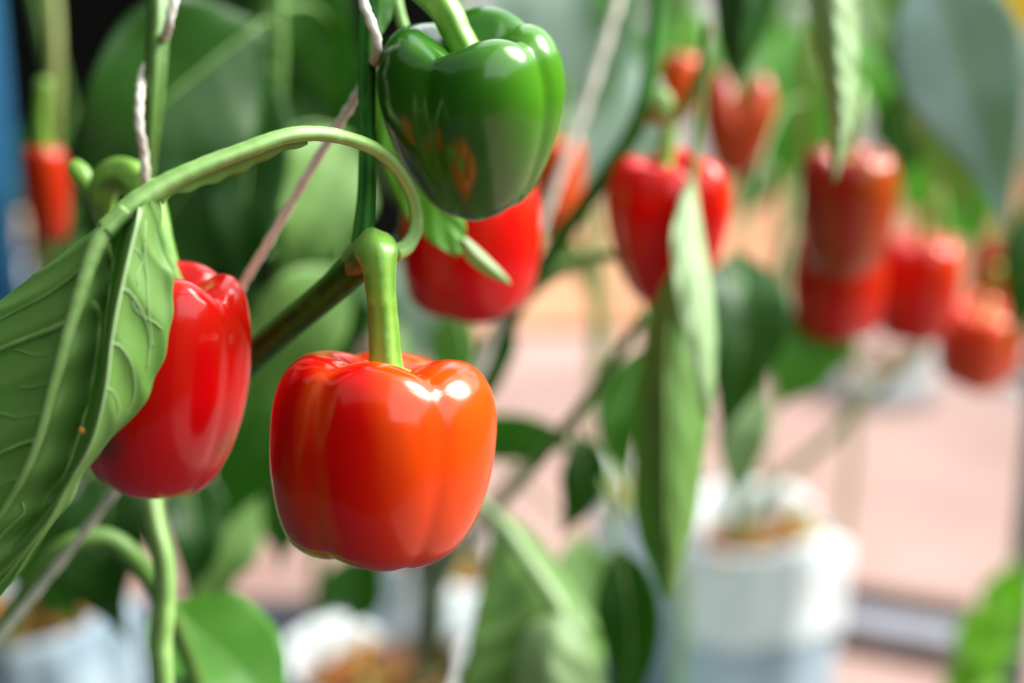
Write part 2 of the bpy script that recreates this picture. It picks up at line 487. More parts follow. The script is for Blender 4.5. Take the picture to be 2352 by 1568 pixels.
struct(box('wall_curtain', (-2.6, 4.8, 0.0), (-0.15, 4.83, 2.8), 'black_net'), 'black cloth curtain at the back left')  # added sheet: darkness of the interior put in as black
struct(box('floor_bed', (-0.15, 4.95, 0.0), (6.0, 9.0, 0.03), 'clay'), 'terracotta coloured bed beyond the path')
struct(box('wall_front_low', (0.5, -1.5, 0.0), (3.3, -1.46, 1.9), 'side_net'), 'green netting across the path behind the viewer')  # added out of view so lower pepper halves reflect less sky
struct(box('wall_front', (-2.6, -1.5, 0.0), (0.5, -1.46, 2.8), 'green_net'), 'dark green shade cloth behind the viewer')  # added out of view to darken what the peppers reflect

struct(box('floor_cloth', (-2.5, -1.4, 0.0), (0.55, 2.75, 0.004), 'weed_mat'), 'dark grey ground cloth under the front row')

# ------------------------------------------------------------------ bell peppers
def lobe_f(th, bounds):
    """0 in the grooves, 1 on the lobe crests; bounds: sorted groove angles"""
    b = np.array(sorted(bounds))
    b2 = np.concatenate([[b[-1] - 2 * math.pi], b, [b[0] + 2 * math.pi]])
    i = np.searchsorted(b2, th, side='right') - 1
    mid, hw = (b2[i] + b2[i + 1]) / 2, (b2[i + 1] - b2[i]) / 2
    ph = np.abs((th - mid) / hw)
    return np.clip(1 - ph ** 2.0, 0, 1) ** 0.62, (i - 1) % len(b)

def pepper_body(H, R, prof, bounds, amps, depth, lift, nth=120, ns=70, bend=(0, 0), squash=1.0, seed=0, ls=(0.1, 0.22, 0.35)):
    """prof: (rho, z) crest profile from the stalk hollow over the shoulder to the bottom hollow, z in units of H, rho of R"""
    pr = spline([(a, b * 1.0, 0) for a, b in prof], ns)
    rho, z = np.clip(pr[:, 0], 0, None), pr[:, 1]
    s = np.linspace(0, 1, ns)
    th = np.linspace(-math.pi, math.pi, nth, endpoint=False)
    f, idx = lobe_f(th, bounds)
    for _ in range(max(1, nth // 40)): f = (np.roll(f, 1) + 2 * f + np.roll(f, -1)) / 4
    # smooth lobe size between neighbours
    am = np.array([amps[k] for k in idx])
    for _ in range(5): am = (np.roll(am, 1) + am + np.roll(am, -1)) / 3
    dp = np.interp(s, [0, 0.12, 0.3, 0.5, 0.8, 0.92, 1], [0.0, depth[0], depth[1], depth[2], depth[3], depth[4], 0.0])
    zd = np.interp(s, [0, *ls, 0.72, 0.9, 1.0], [0, lift[0] * .7, lift[0], 0, 0, -lift[1], -lift[1] * .4])
    rs = np.random.RandomState(seed)
    w1, w2 = rs.rand(3) * 6, rs.rand(3) * 6
    V = []
    for k in range(ns):
        r = R * rho[k] * (1 - dp[k] * (1 - f)) * am ** (1.0 if 0.1 < s[k] < 0.95 else 0.5)
        r = r * (1 + 0.012 * np.sin(2 * th + w1[0] + 2 * s[k]) + 0.008 * np.sin(5 * th + w1[1] + 5 * s[k]))
        zz = H * (z[k] + zd[k] * (f - 1)) + H * 0.012 * np.sin(3 * th + w2[0])
        cx, cy = bend[0] * (z[k] ** 2), bend[1] * (z[k] ** 2)
        V.append(np.stack([r * np.sin(th) + cx, -r * np.cos(th) * squash + cy, zz], axis=1))
    V = np.concatenate(V)
    F = []
    for k in range(ns - 1):
        for j in range(nth):
            j2 = (j + 1) % nth
            F.append((k * nth + j, (k + 1) * nth + j, (k + 1) * nth + j2, k * nth + j2))
    F.append(tuple(range(nth))); F.append(tuple((ns - 1) * nth + j for j in range(nth - 1, -1, -1)))
    return V, F

PROF_BLOCK = [(0.02, 0.36), (0.16, 0.37), (0.34, 0.455), (0.55, 0.50), (0.76, 0.475), (0.91, 0.38), (0.98, 0.24), (1.0, 0.08), (0.985, -0.10), (0.94, -0.26), (0.86, -0.39), (0.70, -0.475), (0.50, -0.50), (0.28, -0.485), (0.12, -0.45), (0.02, -0.44)]
PROF_MAIN = [(0.02, 0.40), (0.16, 0.41), (0.34, 0.465), (0.55, 0.50), (0.75, 0.48), (0.90, 0.40), (0.98, 0.28), (1.0, 0.14), (0.985, -0.02), (0.94, -0.17), (0.865, -0.30), (0.75, -0.41), (0.59, -0.475), (0.40, -0.50), (0.22, -0.49), (0.02, -0.47)]
PROF_FORK = [(0.02, -0.10), (0.14, -0.08), (0.30, 0.18), (0.50, 0.46), (0.66, 0.50), (0.86, 0.42), (0.98, 0.25), (1.0, 0.10), (0.90, -0.08), (0.75, -0.24), (0.58, -0.38), (0.40, -0.47), (0.22, -0.50), (0.02, -0.48)]
PROF_OVAL = [(0.02, 0.38), (0.15, 0.39), (0.35, 0.46), (0.55, 0.50), (0.74, 0.465), (0.87, 0.37), (0.96, 0.22), (1.0, 0.04), (0.975, -0.13), (0.90, -0.27), (0.77, -0.39), (0.58, -0.47), (0.38, -0.50), (0.2, -0.48), (0.02, -0.45)]
PROF_HEART = [(0.02, 0.34), (0.14, 0.34), (0.32, 0.43), (0.55, 0.50), (0.78, 0.475), (0.94, 0.36), (1.0, 0.20), (0.96, 0.03), (0.87, -0.13), (0.75, -0.27), (0.62, -0.39), (0.47, -0.47), (0.30, -0.50), (0.16, -0.49), (0.02, -0.46)]
PROF_LONG = [(0.02, 0.38), (0.15, 0.39), (0.35, 0.46), (0.56, 0.50), (0.76, 0.48), (0.92, 0.40), (1.0, 0.26), (0.99, 0.08), (0.95, -0.10), (0.87, -0.27), (0.75, -0.40), (0.58, -0.48), (0.38, -0.50), (0.2, -0.47), (0.02, -0.44)]

def rot_px(tilt_x, tilt_y, turn):
    """tilt_x: degrees leaning the top towards the camera, tilt_y: degrees leaning the top to the right"""
    return Euler((math.radians(tilt_x), math.radians(tilt_y), math.radians(turn)), 'XYZ').to_matrix()

def pepper(label, px, py, d, wpx, hpx, mat, prof=PROF_BLOCK, bounds=None, amps=None, depth=(0.34, 0.16, 0.09, 0.14, 0.30), lift=(0.10, 0.06), tilt=(0, 0, 0),
           stalk=None, smat='stalk', squash=1.0, hi=False, bend=(0, 0), seed=0, group='red bell peppers', name='bell_pepper', cal=True, ls=(0.1, 0.22, 0.35)):
    """stalk: (px, py, depth, radius px) from the hollow upwards, first point replaced by the hollow itself"""
    R, H = wpx / 2 / FPX * d, hpx / FPX * d
    if bounds is None: bounds = [math.radians(a + random.uniform(-10, 10)) for a in (-135, -45, 45, 135)]
    if amps is None: amps = [random.uniform(0.95, 1.03) for _ in bounds]
    V, F = pepper_body(H, R, prof, bounds, amps, depth, lift, *((150, 90) if hi else (64, 40)), bend=bend, squash=squash, seed=seed, ls=ls)
    c = P(px, py, d)
    Rm = rot_px(*tilt)
    Rn = np.array(Rm)
    root = empty(name, c, label, 'bell pepper', group)
    link('body', V @ Rn.T + np.array(c), F, mat, root)
    z0 = H * prof[0][1]
    if cal:
        # calyx: a low star-edged cap in the hollow
        CV, CF = [], []
        na, nr_ = 40, 5
        for k in range(nr_):
            for j in range(na):
                a = 2 * math.pi * j / na
                rr = R * (0.10 + 0.17 * k / (nr_ - 1)) * (1 + 0.10 * math.cos(6 * a) * k / (nr_ - 1))
                CV.append((rr * math.sin(a), -rr * math.cos(a), z0 + H * (0.055 - 0.045 * (k / (nr_ - 1)) ** 1.5) + H * 0.02 * (k / (nr_ - 1)) ** 4))
        for k in range(nr_ - 1):
            for j in range(na):
                CF.append((k * na + j, (k + 1) * na + j, (k + 1) * na + (j + 1) % na, k * na + (j + 1) % na))
        CF.append(tuple(range(na)))
        link('calyx', np.array(CV) @ Rn.T + np.array(c), CF, 'calyx', root)
    base = c + Rm @ Vector((0, 0, z0 - H * 0.01))
    if stalk:
        pts = [base] + [P(a, b, e) for a, b, e, r in stalk]
        r0 = stalk[0][3] / FPX * d
        rad = [r0 * 1.05] + [r / FPX * e for a, b, e, r in stalk]
    else:
        L = 0.03
        pts = [base, base + Rm @ Vector((0, 0, L)), base + Rm @ Vector((0.004, 0, L * 1.9))]
        rad = [0.0055, 0.0045, 0.005]
    tube('stalk', root, pts, rad, smat, n=44 if hi else 16, sides=24 if hi else 10, ridge=0.07, nr=5, twist=4, wob=0.008 if hi else 0)
    return root

D = math.radians
pepper('large glossy orange-red bell pepper in sharp focus, hanging from a thick green stalk', 876, 1052, 0.57, 510, 470, 'red_main', prof=PROF_MAIN,
       bounds=[D(-148), D(-33), D(36), D(128)], amps=[1.0, 0.99, 1.0, 1.0], depth=(0.24, 0.11, 0.045, 0.07, 0.16), lift=(0.075, 0.035), tilt=(-10, 5, 0), hi=True, seed=3, bend=(-0.004, 0),
       stalk=[(884, 822, 0.566, 37), (881, 745, 0.566, 33), (875, 670, 0.565, 33), (871, 620, 0.565, 38), (866, 585, 0.567, 47), (858, 566, 0.575, 44), (850, 562, 0.585, 30)])
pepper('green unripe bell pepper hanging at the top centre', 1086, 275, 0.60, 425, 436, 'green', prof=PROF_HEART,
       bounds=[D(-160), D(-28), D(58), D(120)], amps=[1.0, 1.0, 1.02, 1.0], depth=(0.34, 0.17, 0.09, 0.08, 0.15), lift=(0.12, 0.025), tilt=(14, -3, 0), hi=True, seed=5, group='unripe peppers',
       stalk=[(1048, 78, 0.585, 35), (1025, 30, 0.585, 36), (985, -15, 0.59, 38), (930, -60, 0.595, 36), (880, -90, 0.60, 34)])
pepper('deep red bell pepper half hidden behind the big veined leaf', 378, 874, 0.60, 388, 530, 'red_left', prof=PROF_OVAL,
       bounds=[D(-130), D(-42), D(58), D(140)], amps=[1.0, 1.0, 0.98, 1.0], depth=(0.28, 0.12, 0.06, 0.10, 0.22), lift=(0.09, 0.05), tilt=(0, 11, 0), hi=True, seed=9,
       stalk=[(370, 560, 0.62, 28), (345, 470, 0.64, 32), (300, 405, 0.66, 40), (250, 410, 0.665, 36), (235, 460, 0.67, 30), (250, 520, 0.68, 22)])
pepper('red bell pepper behind the green one, crossed by a leaf tip', 1082, 560, 0.80, 330, 330, 'red', tilt=(0, 2, 0), seed=11, depth=(0.3, 0.15, 0.07, 0.16, 0.34), bounds=[D(-130), D(-20), D(70), D(150)],
       stalk=[(1070, 380, 0.80, 18), (1000, 330, 0.80, 16), (900, 340, 0.80, 14)])
pepper('pale orange-red bell pepper behind the thin string, right of the green one', 1280, 425, 1.20, 125, 220, 'orange_far', prof=PROF_LONG, seed=12)
pepper('two-lobed red bell pepper hanging behind the long curled leaf', 1532, 532, 0.90, 282, 345, 'red', prof=PROF_HEART, tilt=(4, 0, 0), seed=13, depth=(0.42, 0.25, 0.16, 0.16, 0.22), lift=(0.12, 0.05), bounds=[D(-140), D(-70), D(30), D(100)],
       stalk=[(1530, 385, 0.90, 20), (1532, 330, 0.90, 18), (1535, 285, 0.90, 16)], amps=[1.0, 1.02, 1.0, 1.0])
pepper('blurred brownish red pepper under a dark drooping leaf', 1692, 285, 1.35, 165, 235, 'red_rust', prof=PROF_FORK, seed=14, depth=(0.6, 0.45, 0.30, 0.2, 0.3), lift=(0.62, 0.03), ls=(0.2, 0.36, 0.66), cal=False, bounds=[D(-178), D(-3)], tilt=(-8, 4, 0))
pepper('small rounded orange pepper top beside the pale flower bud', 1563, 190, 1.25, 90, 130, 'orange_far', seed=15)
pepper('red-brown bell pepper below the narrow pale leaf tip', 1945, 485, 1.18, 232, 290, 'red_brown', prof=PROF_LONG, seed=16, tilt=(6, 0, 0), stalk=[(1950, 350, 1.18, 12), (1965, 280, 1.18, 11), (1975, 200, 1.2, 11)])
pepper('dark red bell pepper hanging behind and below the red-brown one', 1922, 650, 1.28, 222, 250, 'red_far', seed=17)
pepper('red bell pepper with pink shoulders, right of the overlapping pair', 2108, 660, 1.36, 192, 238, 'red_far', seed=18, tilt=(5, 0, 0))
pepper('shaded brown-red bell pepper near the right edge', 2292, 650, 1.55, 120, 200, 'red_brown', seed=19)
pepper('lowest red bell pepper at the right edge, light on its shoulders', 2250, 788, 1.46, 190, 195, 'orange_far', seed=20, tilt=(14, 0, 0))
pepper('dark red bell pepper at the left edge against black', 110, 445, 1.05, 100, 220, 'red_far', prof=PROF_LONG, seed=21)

def sheet(name, parent, rows, mats, nu=48, nv=25, thick=0.0006, quilt=0.0, freq=0.6, rip=0.0, k=0.8):
    """a leaf blade lofted through rows of (px, py, depth) points, base to tip"""
    Zr = np.array(rows, dtype=float)
    n, m = Zr.shape[:2]
    def herm(p, x, axis, kk=1.0):
        p = np.moveaxis(p, axis, 0)
        i = np.clip(x.astype(int), 0, len(p) - 2)
        u = (x - i).reshape(-1, *([1] * (p.ndim - 1)))
        g = np.gradient(p, axis=0) * kk
        o = (2*u**3-3*u**2+1)*p[i] + (u**3-2*u**2+u)*g[i] + (-2*u**3+3*u**2)*p[i+1] + (u**3-u**2)*g[i+1]
        return np.moveaxis(o, 0, axis)
    B = herm(Zr, np.linspace(0, n - 1, nu), 0)
    B = herm(B, np.linspace(0, m - 1, nv), 1, k)
    for i in range(nu):
        for j in range(nv):
            rr, cc = i / (nu - 1) * n, j / (nv - 1)
            B[i, j, 2] += quilt * abs(math.sin(math.pi * (rr * freq - abs(cc - .5) * 2.4))) + rip * math.sin(rr * 5 + cc * 3) * (abs(cc - .5) * 2) ** 3
    return shell(name, parent, np.array([[tuple(P(*B[i, j])) for j in range(nv)] for i in range(nu)]), mats, thick=thick), B

# ------------------------------------------------------------------ front plant: stem, big leaf with its arching petiole
def poly(pts, n=60):
    return [Vector(q[:3]) for q in spline([tuple(P(a, b, d)) for a, b, d, r in pts], n)]

front = empty('pepper_plant', (P(330, 4900, 1.04).x, P(330, 4900, 1.04).y, 0), 'sharp front pepper plant with forked stem and arching leaf stalk', 'plant', 'pepper plants')
A_up = [(838, 600, 0.585, 42), (833, 545, 0.585, 26), (840, 450, 0.587, 20), (842, 330, 0.59, 19), (842, 180, 0.595, 20), (848, 0, 0.60, 21), (852, -250, 0.61, 20), (850, -900, 0.64, 18), (860, -1900, 0.66, 12)]
ptube('stem', front, A_up, 'stem_dark', n=70, sides=20, ridge=0.10, nr=5)
A_lo = [(850, 590, 0.582, 40), (815, 615, 0.585, 38), (740, 682, 0.60, 34), (650, 757, 0.62, 33), (560, 838, 0.64, 33), (440, 960, 0.67, 31), (350, 1110, 0.68, 27), (352, 1190, 0.675, 24), (376, 1290, 0.67, 23), (377, 1400, 0.67, 23), (370, 1480, 0.67, 24), (374, 1568, 0.67, 23), (378, 1750, 0.68, 24), (370, 2300, 0.72, 25), (330, 4900, 1.04, 25)]
ptube('branch', front, A_lo[:6], 'stem_dark', n=60, sides=20, ridge=0.10, nr=5)
ptube('lower_stem', front, A_lo[5:], 'stem_pale', n=80, sides=20, ridge=0.08, nr=4, wob=0.012)
ptube('node', front, [(800, 632, 0.585, 18), (822, 606, 0.583, 42), (858, 580, 0.582, 44), (890, 572, 0.585, 26)], 'stem_green', n=24, sides=20, ridge=0.05, nr=5)
PET = [(905, 582, 0.585, 20), (935, 565, 0.59, 19), (956, 520, 0.592, 17), (948, 455, 0.588, 16), (915, 392, 0.578, 16), (868, 347, 0.566, 16), (805, 320, 0.553, 16), (735, 307, 0.54, 17), (655, 313, 0.53, 18), (560, 346, 0.522, 19), (470, 380, 0.516, 20), (400, 412, 0.512, 22), (340, 446, 0.508, 24), (290, 482, 0.505, 24), (240, 532, 0.503, 24)]
ptube('petiole', front, PET, 'stem_pale', n=110, sides=18, ridge=0.06, nr=4, wob=0.018)
# the curled wing of the blade running along the under side of the petiole
wa = spline([(700, 316, 0.533), (620, 330, 0.525), (560, 352, 0.520), (500, 376, 0.516), (440, 402, 0.512), (390, 424, 0.509), (362, 440, 0.507)], 40)
wb = spline([(708, 330, 0.537), (625, 360, 0.533), (560, 394, 0.529), (505, 416, 0.524), (445, 436, 0.518), (392, 452, 0.514), (372, 472, 0.512)], 40)
G = np.zeros((40, 5, 3))
for i in range(40):
    for j in range(5):
        q = wa[i] * (1 - j / 4) + wb[i] * (j / 4)
        G[i, j] = P(q[0], q[1] + 3 * math.sin(i * 0.9) * (j / 4), q[2] + 0.002 * math.sin(math.pi * j / 4))
shell('petiole_wing', front, G, ('leaf_under', 'leaf_under'))

ROWS = [[(338, 449), (341, 446), (348, 447), (358, 443), (370, 441)],
        [(262, 492), (290, 482), (306, 488), (330, 470), (368, 462)],
        [(180, 556), (238, 535), (272, 540), (318, 505), (370, 520)],
        [(90, 624), (208, 600), (262, 610), (300, 570), (379, 578)],
        [(0, 692), (188, 665), (246, 690), (284, 640), (398, 640)],
        [(-60, 745), (166, 735), (235, 770), (267, 720), (396, 715)],
        [(-110, 815), (146, 810), (220, 858), (255, 795), (382, 800)],
        [(-150, 905), (123, 890), (198, 950), (247, 868), (352, 880)],
        [(-180, 995), (100, 975), (168, 1035), (231, 950), (318, 945)],
        [(-200, 1090), (68, 1065), (132, 1110), (205, 1030), (262, 998)],
        [(-210, 1190), (25, 1145), (88, 1180), (160, 1105), (203, 1072)],
        [(-212, 1280), (-20, 1215), (35, 1250), (112, 1190), (160, 1150)],
        [(-205, 1360), (-70, 1290), (-18, 1320), (55, 1268), (88, 1252)],
        [(-195, 1430), (-120, 1370), (-85, 1392), (-25, 1362), (5, 1366)],
        [(-188, 1480), (-170, 1465), (-160, 1470), (-140, 1462), (-130, 1466)]]
nr_, nc_ = len(ROWS), 5
Z = np.zeros((nr_, nc_, 3))
for i in range(nr_):
    t = i / (nr_ - 1)
    open_ = math.sin(math.pi * min(1, max(0, (i + 0.3) / 13))) ** 0.7
    base = 0.508 - 0.010 * math.sin(math.pi * min(1, t * 1.1)) + 0.03 * max(0, t - 0.6)
    off = [0.026, 0.0, 0.014, -0.006, 0.012]
    for j in range(nc_):
        Z[i, j] = (ROWS[i][j][0], ROWS[i][j][1], base + off[j] * open_)
NU, NV = 120, 81
tmp = np.stack([np.stack([np.interp(0, [0], [0]) * 0 + spline(Z[:, j], NU)[:, k] for k in range(3)], axis=1) for j in range(nc_)], axis=1)
BL = np.zeros((NU, NV, 3))
# rows in even index steps so that (row, col) coordinates stay meaningful
def col_curve(j):
    x = np.linspace(0, nr_ - 1, NU)
    i = np.clip(x.astype(int), 0, nr_ - 2)
    u = (x - i)[:, None]
    p = Z[:, j]
    m = np.gradient(p, axis=0)
    return (2*u**3-3*u**2+1)*p[i] + (u**3-2*u**2+u)*m[i] + (-2*u**3+3*u**2)*p[i+1] + (u**3-u**2)*m[i+1]
cols = np.stack([col_curve(j) for j in range(nc_)], axis=1)       # NU x 5 x 3
xc = np.linspace(0, nc_ - 1, NV)
ic = np.clip(xc.astype(int), 0, nc_ - 2)
uc = (xc - ic)[None, :, None]
mc = np.gradient(cols, axis=1) * 0.75
BL = ((2*uc**3-3*uc**2+1)*cols[:, ic] + (uc**3-2*uc**2+uc)*mc[:, ic] + (-2*uc**3+3*uc**2)*cols[:, ic+1] + (uc**3-uc**2)*mc[:, ic+1])
for i in range(NU):
    for j in range(NV):
        r, cc = i / (NU - 1) * 14, xc[j]
        e = 0
        # quilted blade between the side veins, and a crimped edge
        if cc > 3: e += 0.0022 * abs(math.sin(math.pi * (r * 0.55 - (cc - 3) * 1.2))) * min(1, (cc - 3) * 3) * min(1, (4.0 - cc) * 4 + .2)
        if cc < 1: e += 0.0028 * abs(math.sin(math.pi * (r * 0.62 + cc * 1.3))) * min(1, (1 - cc) * 4)
        if 1 < cc < 3: e += 0.0012 * math.sin(r * 4 + cc * 5)
        ed = max(0, cc - 3.7) / 0.3
        BL[i, j, 2] += e
        BL[i, j, 0] += ed * 2.6 * math.sin(r * 5.3) * (1 if 1 < r < 13 else 0)
        BL[i, j, 1] += ed * 2.0 * math.sin(r * 4.1 + 1)
def bl_px(r, c):
    i, j = r / 14 * (NU - 1), c / 4 * (NV - 1)
    i0, j0 = int(min(i, NU - 2)), int(min(j, NV - 2))
    u, v = i - i0, j - j0
    return BL[i0, j0]*(1-u)*(1-v) + BL[i0+1, j0]*u*(1-v) + BL[i0, j0+1]*(1-u)*v + BL[i0+1, j0+1]*u*v
G = np.array([[tuple(P(*BL[i, j])) for j in range(NV)] for i in range(NU)])
big = shell('leaf', front, G, ('leaf_under', 'leaf_mid'), thick=0.0006)
big['label'] = 'large leaf seen from its veined underside, folded along its length'
def vein(rc, r0, r1, mat='vein', name='vein', n=30, lift=0.0008):
    w = [bl_px(*q) for q in rc]
    pts = [P(a, b, d - lift) for a, b, d in w]
    k = len(pts)
    tube(name, big, pts, [(r0 + (r1 - r0) * i / (k - 1)) / FPX * 0.5 for i in range(k)], mat, n=n, sides=8, wob=0.02)
vein([(1, 1), (2, 1), (3, 1), (4, 1), (5, 1), (6, 1), (7, 1), (8, 1), (9, 1), (10, 1), (11, 1), (12, 1)], 24, 5, 'vein', 'midrib', 80)
vein([(2.1, 1.15), (2.5, 1.55), (3.0, 1.95), (3.8, 2.1), (4.8, 2.2), (5.8, 2.3)], 11, 3)
vein([(4.2, 1.0), (4.35, 1.5), (4.7, 1.75), (5.2, 1.85), (6, 1.9), (7, 1.95), (8, 2.05), (9, 2.2), (10, 2.3)], 11, 3)
vein([(5.0, 1.0), (5.25, 0.8), (5.8, 0.45), (6.3, 0.2), (6.8, 0.05)], 9, 3)
vein([(2.7, 1.0), (3.3, 0.8), (4.0, 0.55), (4.7, 0.3), (5.3, 0.1)], 5, 2)
vein([(8.4, 1.0), (8.5, 0.8), (8.9, 0.5), (9.3, 0.2)], 6, 2)
vein([(10.4, 1.0), (10.7, 0.7), (11.0, 0.3)], 4, 2)
vein([(10.0, 1.3), (10.2, 1.5), (10.8, 1.4), (11.6, 1.3), (12.4, 1.2)], 4, 2)
vein([(1.2, 2.8), (2, 2.95), (3, 3.0), (4, 3.0), (5, 3.0), (6, 3.0), (7, 3.0), (8, 3.0), (9, 3.0), (10, 3.0)], 5, 2, 'vein_pale')
vein([(2.0, 3.35), (3, 3.45), (4, 3.5), (5, 3.6), (6, 3.75)], 1.6, 1.0, 'vein_pale')
for r in (4.3, 5.9, 7.3):
    vein([(r, 3.05), (r + 0.15, 3.25), (r + 0.7, 3.5), (r + 1.5, 3.68), (r + 2.3, 3.75)], 1.8, 1.0, 'vein_pale')
vein([(3.0, 3.1), (3.1, 3.25), (3.4, 3.4), (3.9, 3.32), (4.3, 3.38), (4.8, 3.34), (5.1, 3.5), (5.3, 3.7), (5.5, 3.85)], 1.3, 1.3, 'vein_pale', 'miner_trail', lift=0.0006)
# smaller net veins on the left half
for r in (6.0, 6.9, 7.7, 9.4, 10.6):
    vein([(r, 0.9), (r + 0.1, 0.7), (r - 0.1, 0.5), (r + 0.25, 0.35), (r + 0.2, 0.15)], 1.6, 1.2)
ins = tag(link('insect', *(lambda V, F: (V, F))(*tube_mesh([tuple(P(185, 982, 0.497)), tuple(P(188, 988, 0.496)), tuple(P(193, 996, 0.497))], [0.0004, 0.0011, 0.0004], n=9, sides=8)[:2]), 'insect'), 'tiny orange insect on the big veined leaf', 'insect')

# leaf of the front plant behind the green pepper, its pale tip hanging before the red one
sheet('leaf', front, [
    [(862, 180, .640), (872, 176, .640), (882, 172, .640)],
    [(866, 290, .648), (905, 285, .652), (955, 275, .655)],
    [(888, 400, .655), (950, 390, .660), (1015, 380, .664)],
    [(928, 490, .660), (1000, 472, .665), (1056, 460, .670)],
    [(985, 553, .664), (1035, 530, .668), (1068, 512, .672)],
    [(1050, 590, .668), (1060, 580, .669), (1070, 565, .672)]], ('leaf_bright', 'leaf_pale'), quilt=0.001)
sheet('leaf_tip', front, [
    [(1056, 552, .666), (1063, 549, .664), (1070, 545, .666)],
    [(1070, 592, .667), (1086, 580, .664), (1098, 568, .667)],
    [(1104, 622, .669), (1120, 611, .666), (1131, 600, .669)],
    [(1148, 645, .671), (1156, 640, .670), (1162, 632, .671)],
    [(1172, 652, .672), (1174, 653, .672), (1176, 654, .672)]], ('leaf_pale', 'leaf_bright'))[0]['label'] = 'pale rolled tip of the leaf'
ptube('petiole', front, [(842, 120, .60, 9), (858, 150, .62, 9), (872, 178, .640, 8)], 'stem_green', n=12, sides=8)
# small leaf stub and green stipule by the top of the stem
px_leaf(front, [(868, 85, 0.61), (872, 40, 0.612), (890, -10, 0.615), (905, -60, 0.62)], 26, 'leaf_mid', 'leaf_under', roll=30, rib=None)
ptube('petiole', front, [(930, 70, 0.64, 12), (915, 20, 0.64, 13), (900, -60, 0.64, 14), (860, -200, 0.62, 14)], 'stem_pale', n=20, sides=10)

# ------------------------------------------------------------------ left plant
left = empty('pepper_plant', (P(-60, 4600, 1.06).x, P(-60, 4600, 1.06).y, 0), 'pepper plant at the left with a two-toned stem wound by twine', 'plant', 'pepper plants')
Ls = [(350, -1900, 0.70, 12), (345, -900, 0.68, 18), (352, -260, 0.66, 22), (364, 0, 0.64, 24), (360, 120, 0.635, 24), (352, 240, 0.635, 22), (345, 340, 0.64, 17), (336, 420, 0.65, 15), (290, 560, 0.67, 15), (230, 720, 0.70, 15), (120, 900, 0.72, 16), (-60, 1150, 0.75, 16), (-120, 1500, 0.78, 18), (-100, 2350, 0.82, 20), (-60, 4600, 1.06, 20)]
ptube('stem', left, Ls, 'stem_green', n=80, sides=20, ridge=0.14, nr=4)
ptube('bud_stalk', left, [(165, 375, 0.68, 16), (180, 395, 0.68, 24), (200, 425, 0.68, 22), (222, 462, 0.685, 18), (250, 520, 0.69, 16), (300, 620, 0.70, 14)], 'stalk', n=24, sides=14, ridge=0.06)
ptube('dry_bract', left, [(218, 478, 0.675, 6), (228, 490, 0.675, 12), (240, 500, 0.68, 10), (250, 505, 0.685, 3)], 'tan', n=12, sides=8)
ptube('arching_petiole', left, [(-122, 1560, 0.785, 20), (-40, 1500, 0.74, 22), (40, 1400, 0.735, 24), (110, 1290, 0.73, 24), (180, 1243, 0.73, 24), (250, 1240, 0.735, 25), (310, 1285, 0.74, 25), (370, 1370, 0.75, 23), (420, 1470, 0.76, 22), (455, 1580, 0.77, 20), (470, 1700, 0.78, 18)], 'stem_green', n=60, sides=14, ridge=0.06)
px_leaf(left, [(380, 1380, 0.82), (470, 1470, 0.80), (580, 1570, 0.79), (690, 1720, 0.80)], 150, 'leaf_bright', 'leaf_under', roll=-28, fold=10, petiole=[(300, 1300, 0.77)], prad=8)
px_leaf(left, [(468, 1690, 0.78), (500, 1800, 0.77), (530, 1950, 0.78), (540, 2150, 0.80)], 170, 'leaf_mid', 'leaf_under', roll=-20)
LP = poly(Ls)

# ------------------------------------------------------------------ twine
def twine(label, pts, rpx_d, **kw):
    w = [P(a, b, d) for a, b, d in pts]
    t0 = w[0]
    w = [Vector((t0.x + 0.02, t0.y, 2.80)), Vector((t0.x + 0.01, t0.y, 2.0))] + w
    o = tube('twine', None, w, [rpx_d] * len(w), 'string', n=kw.get('n', 260), sides=10, ridge=0.16, nr=2, twist=900 / 2)
    return tag(o, label, 'twine', 'support twines')
twine('twine wound round the two-toned stem at the left', [(352, -260, 0.64), (400, -20, 0.62), (393, 30, 0.617), (384, 70, 0.622), (360, 120, 0.66), (330, 165, 0.64), (321, 220, 0.625), (320, 290, 0.622), (330, 350, 0.628), (334, 420, 0.635), (330, 560, 0.68), (300, 900, 0.74)], 0.0020)
twine('taut twine slanting behind the stem down to the lower left', [(810, -250, 0.585), (832, -10, 0.577), (850, 45, 0.574), (865, 92, 0.576), (864, 130, 0.585), (845, 170, 0.615), (818, 222, 0.62), (740, 345, 0.625), (620, 550, 0.64), (535, 690, 0.655), (400, 915, 0.68), (262, 1130, 0.70), (100, 1340, 0.715), (-20, 1485, 0.72), (-150, 1660, 0.73), (-420, 2500, 0.84), (-700, 3900, 1.0)], 0.0021)
twine('pale blurred twine slanting past the small orange-red pepper', [(1480, -250, 1.02), (1420, 0, 1.0), (1330, 285, 0.98), (1240, 520, 0.97), (1130, 780, 0.97), (1000, 1100, 1.0), (930, 1320, 1.3), (900, 1530, 1.9)], 0.0034)

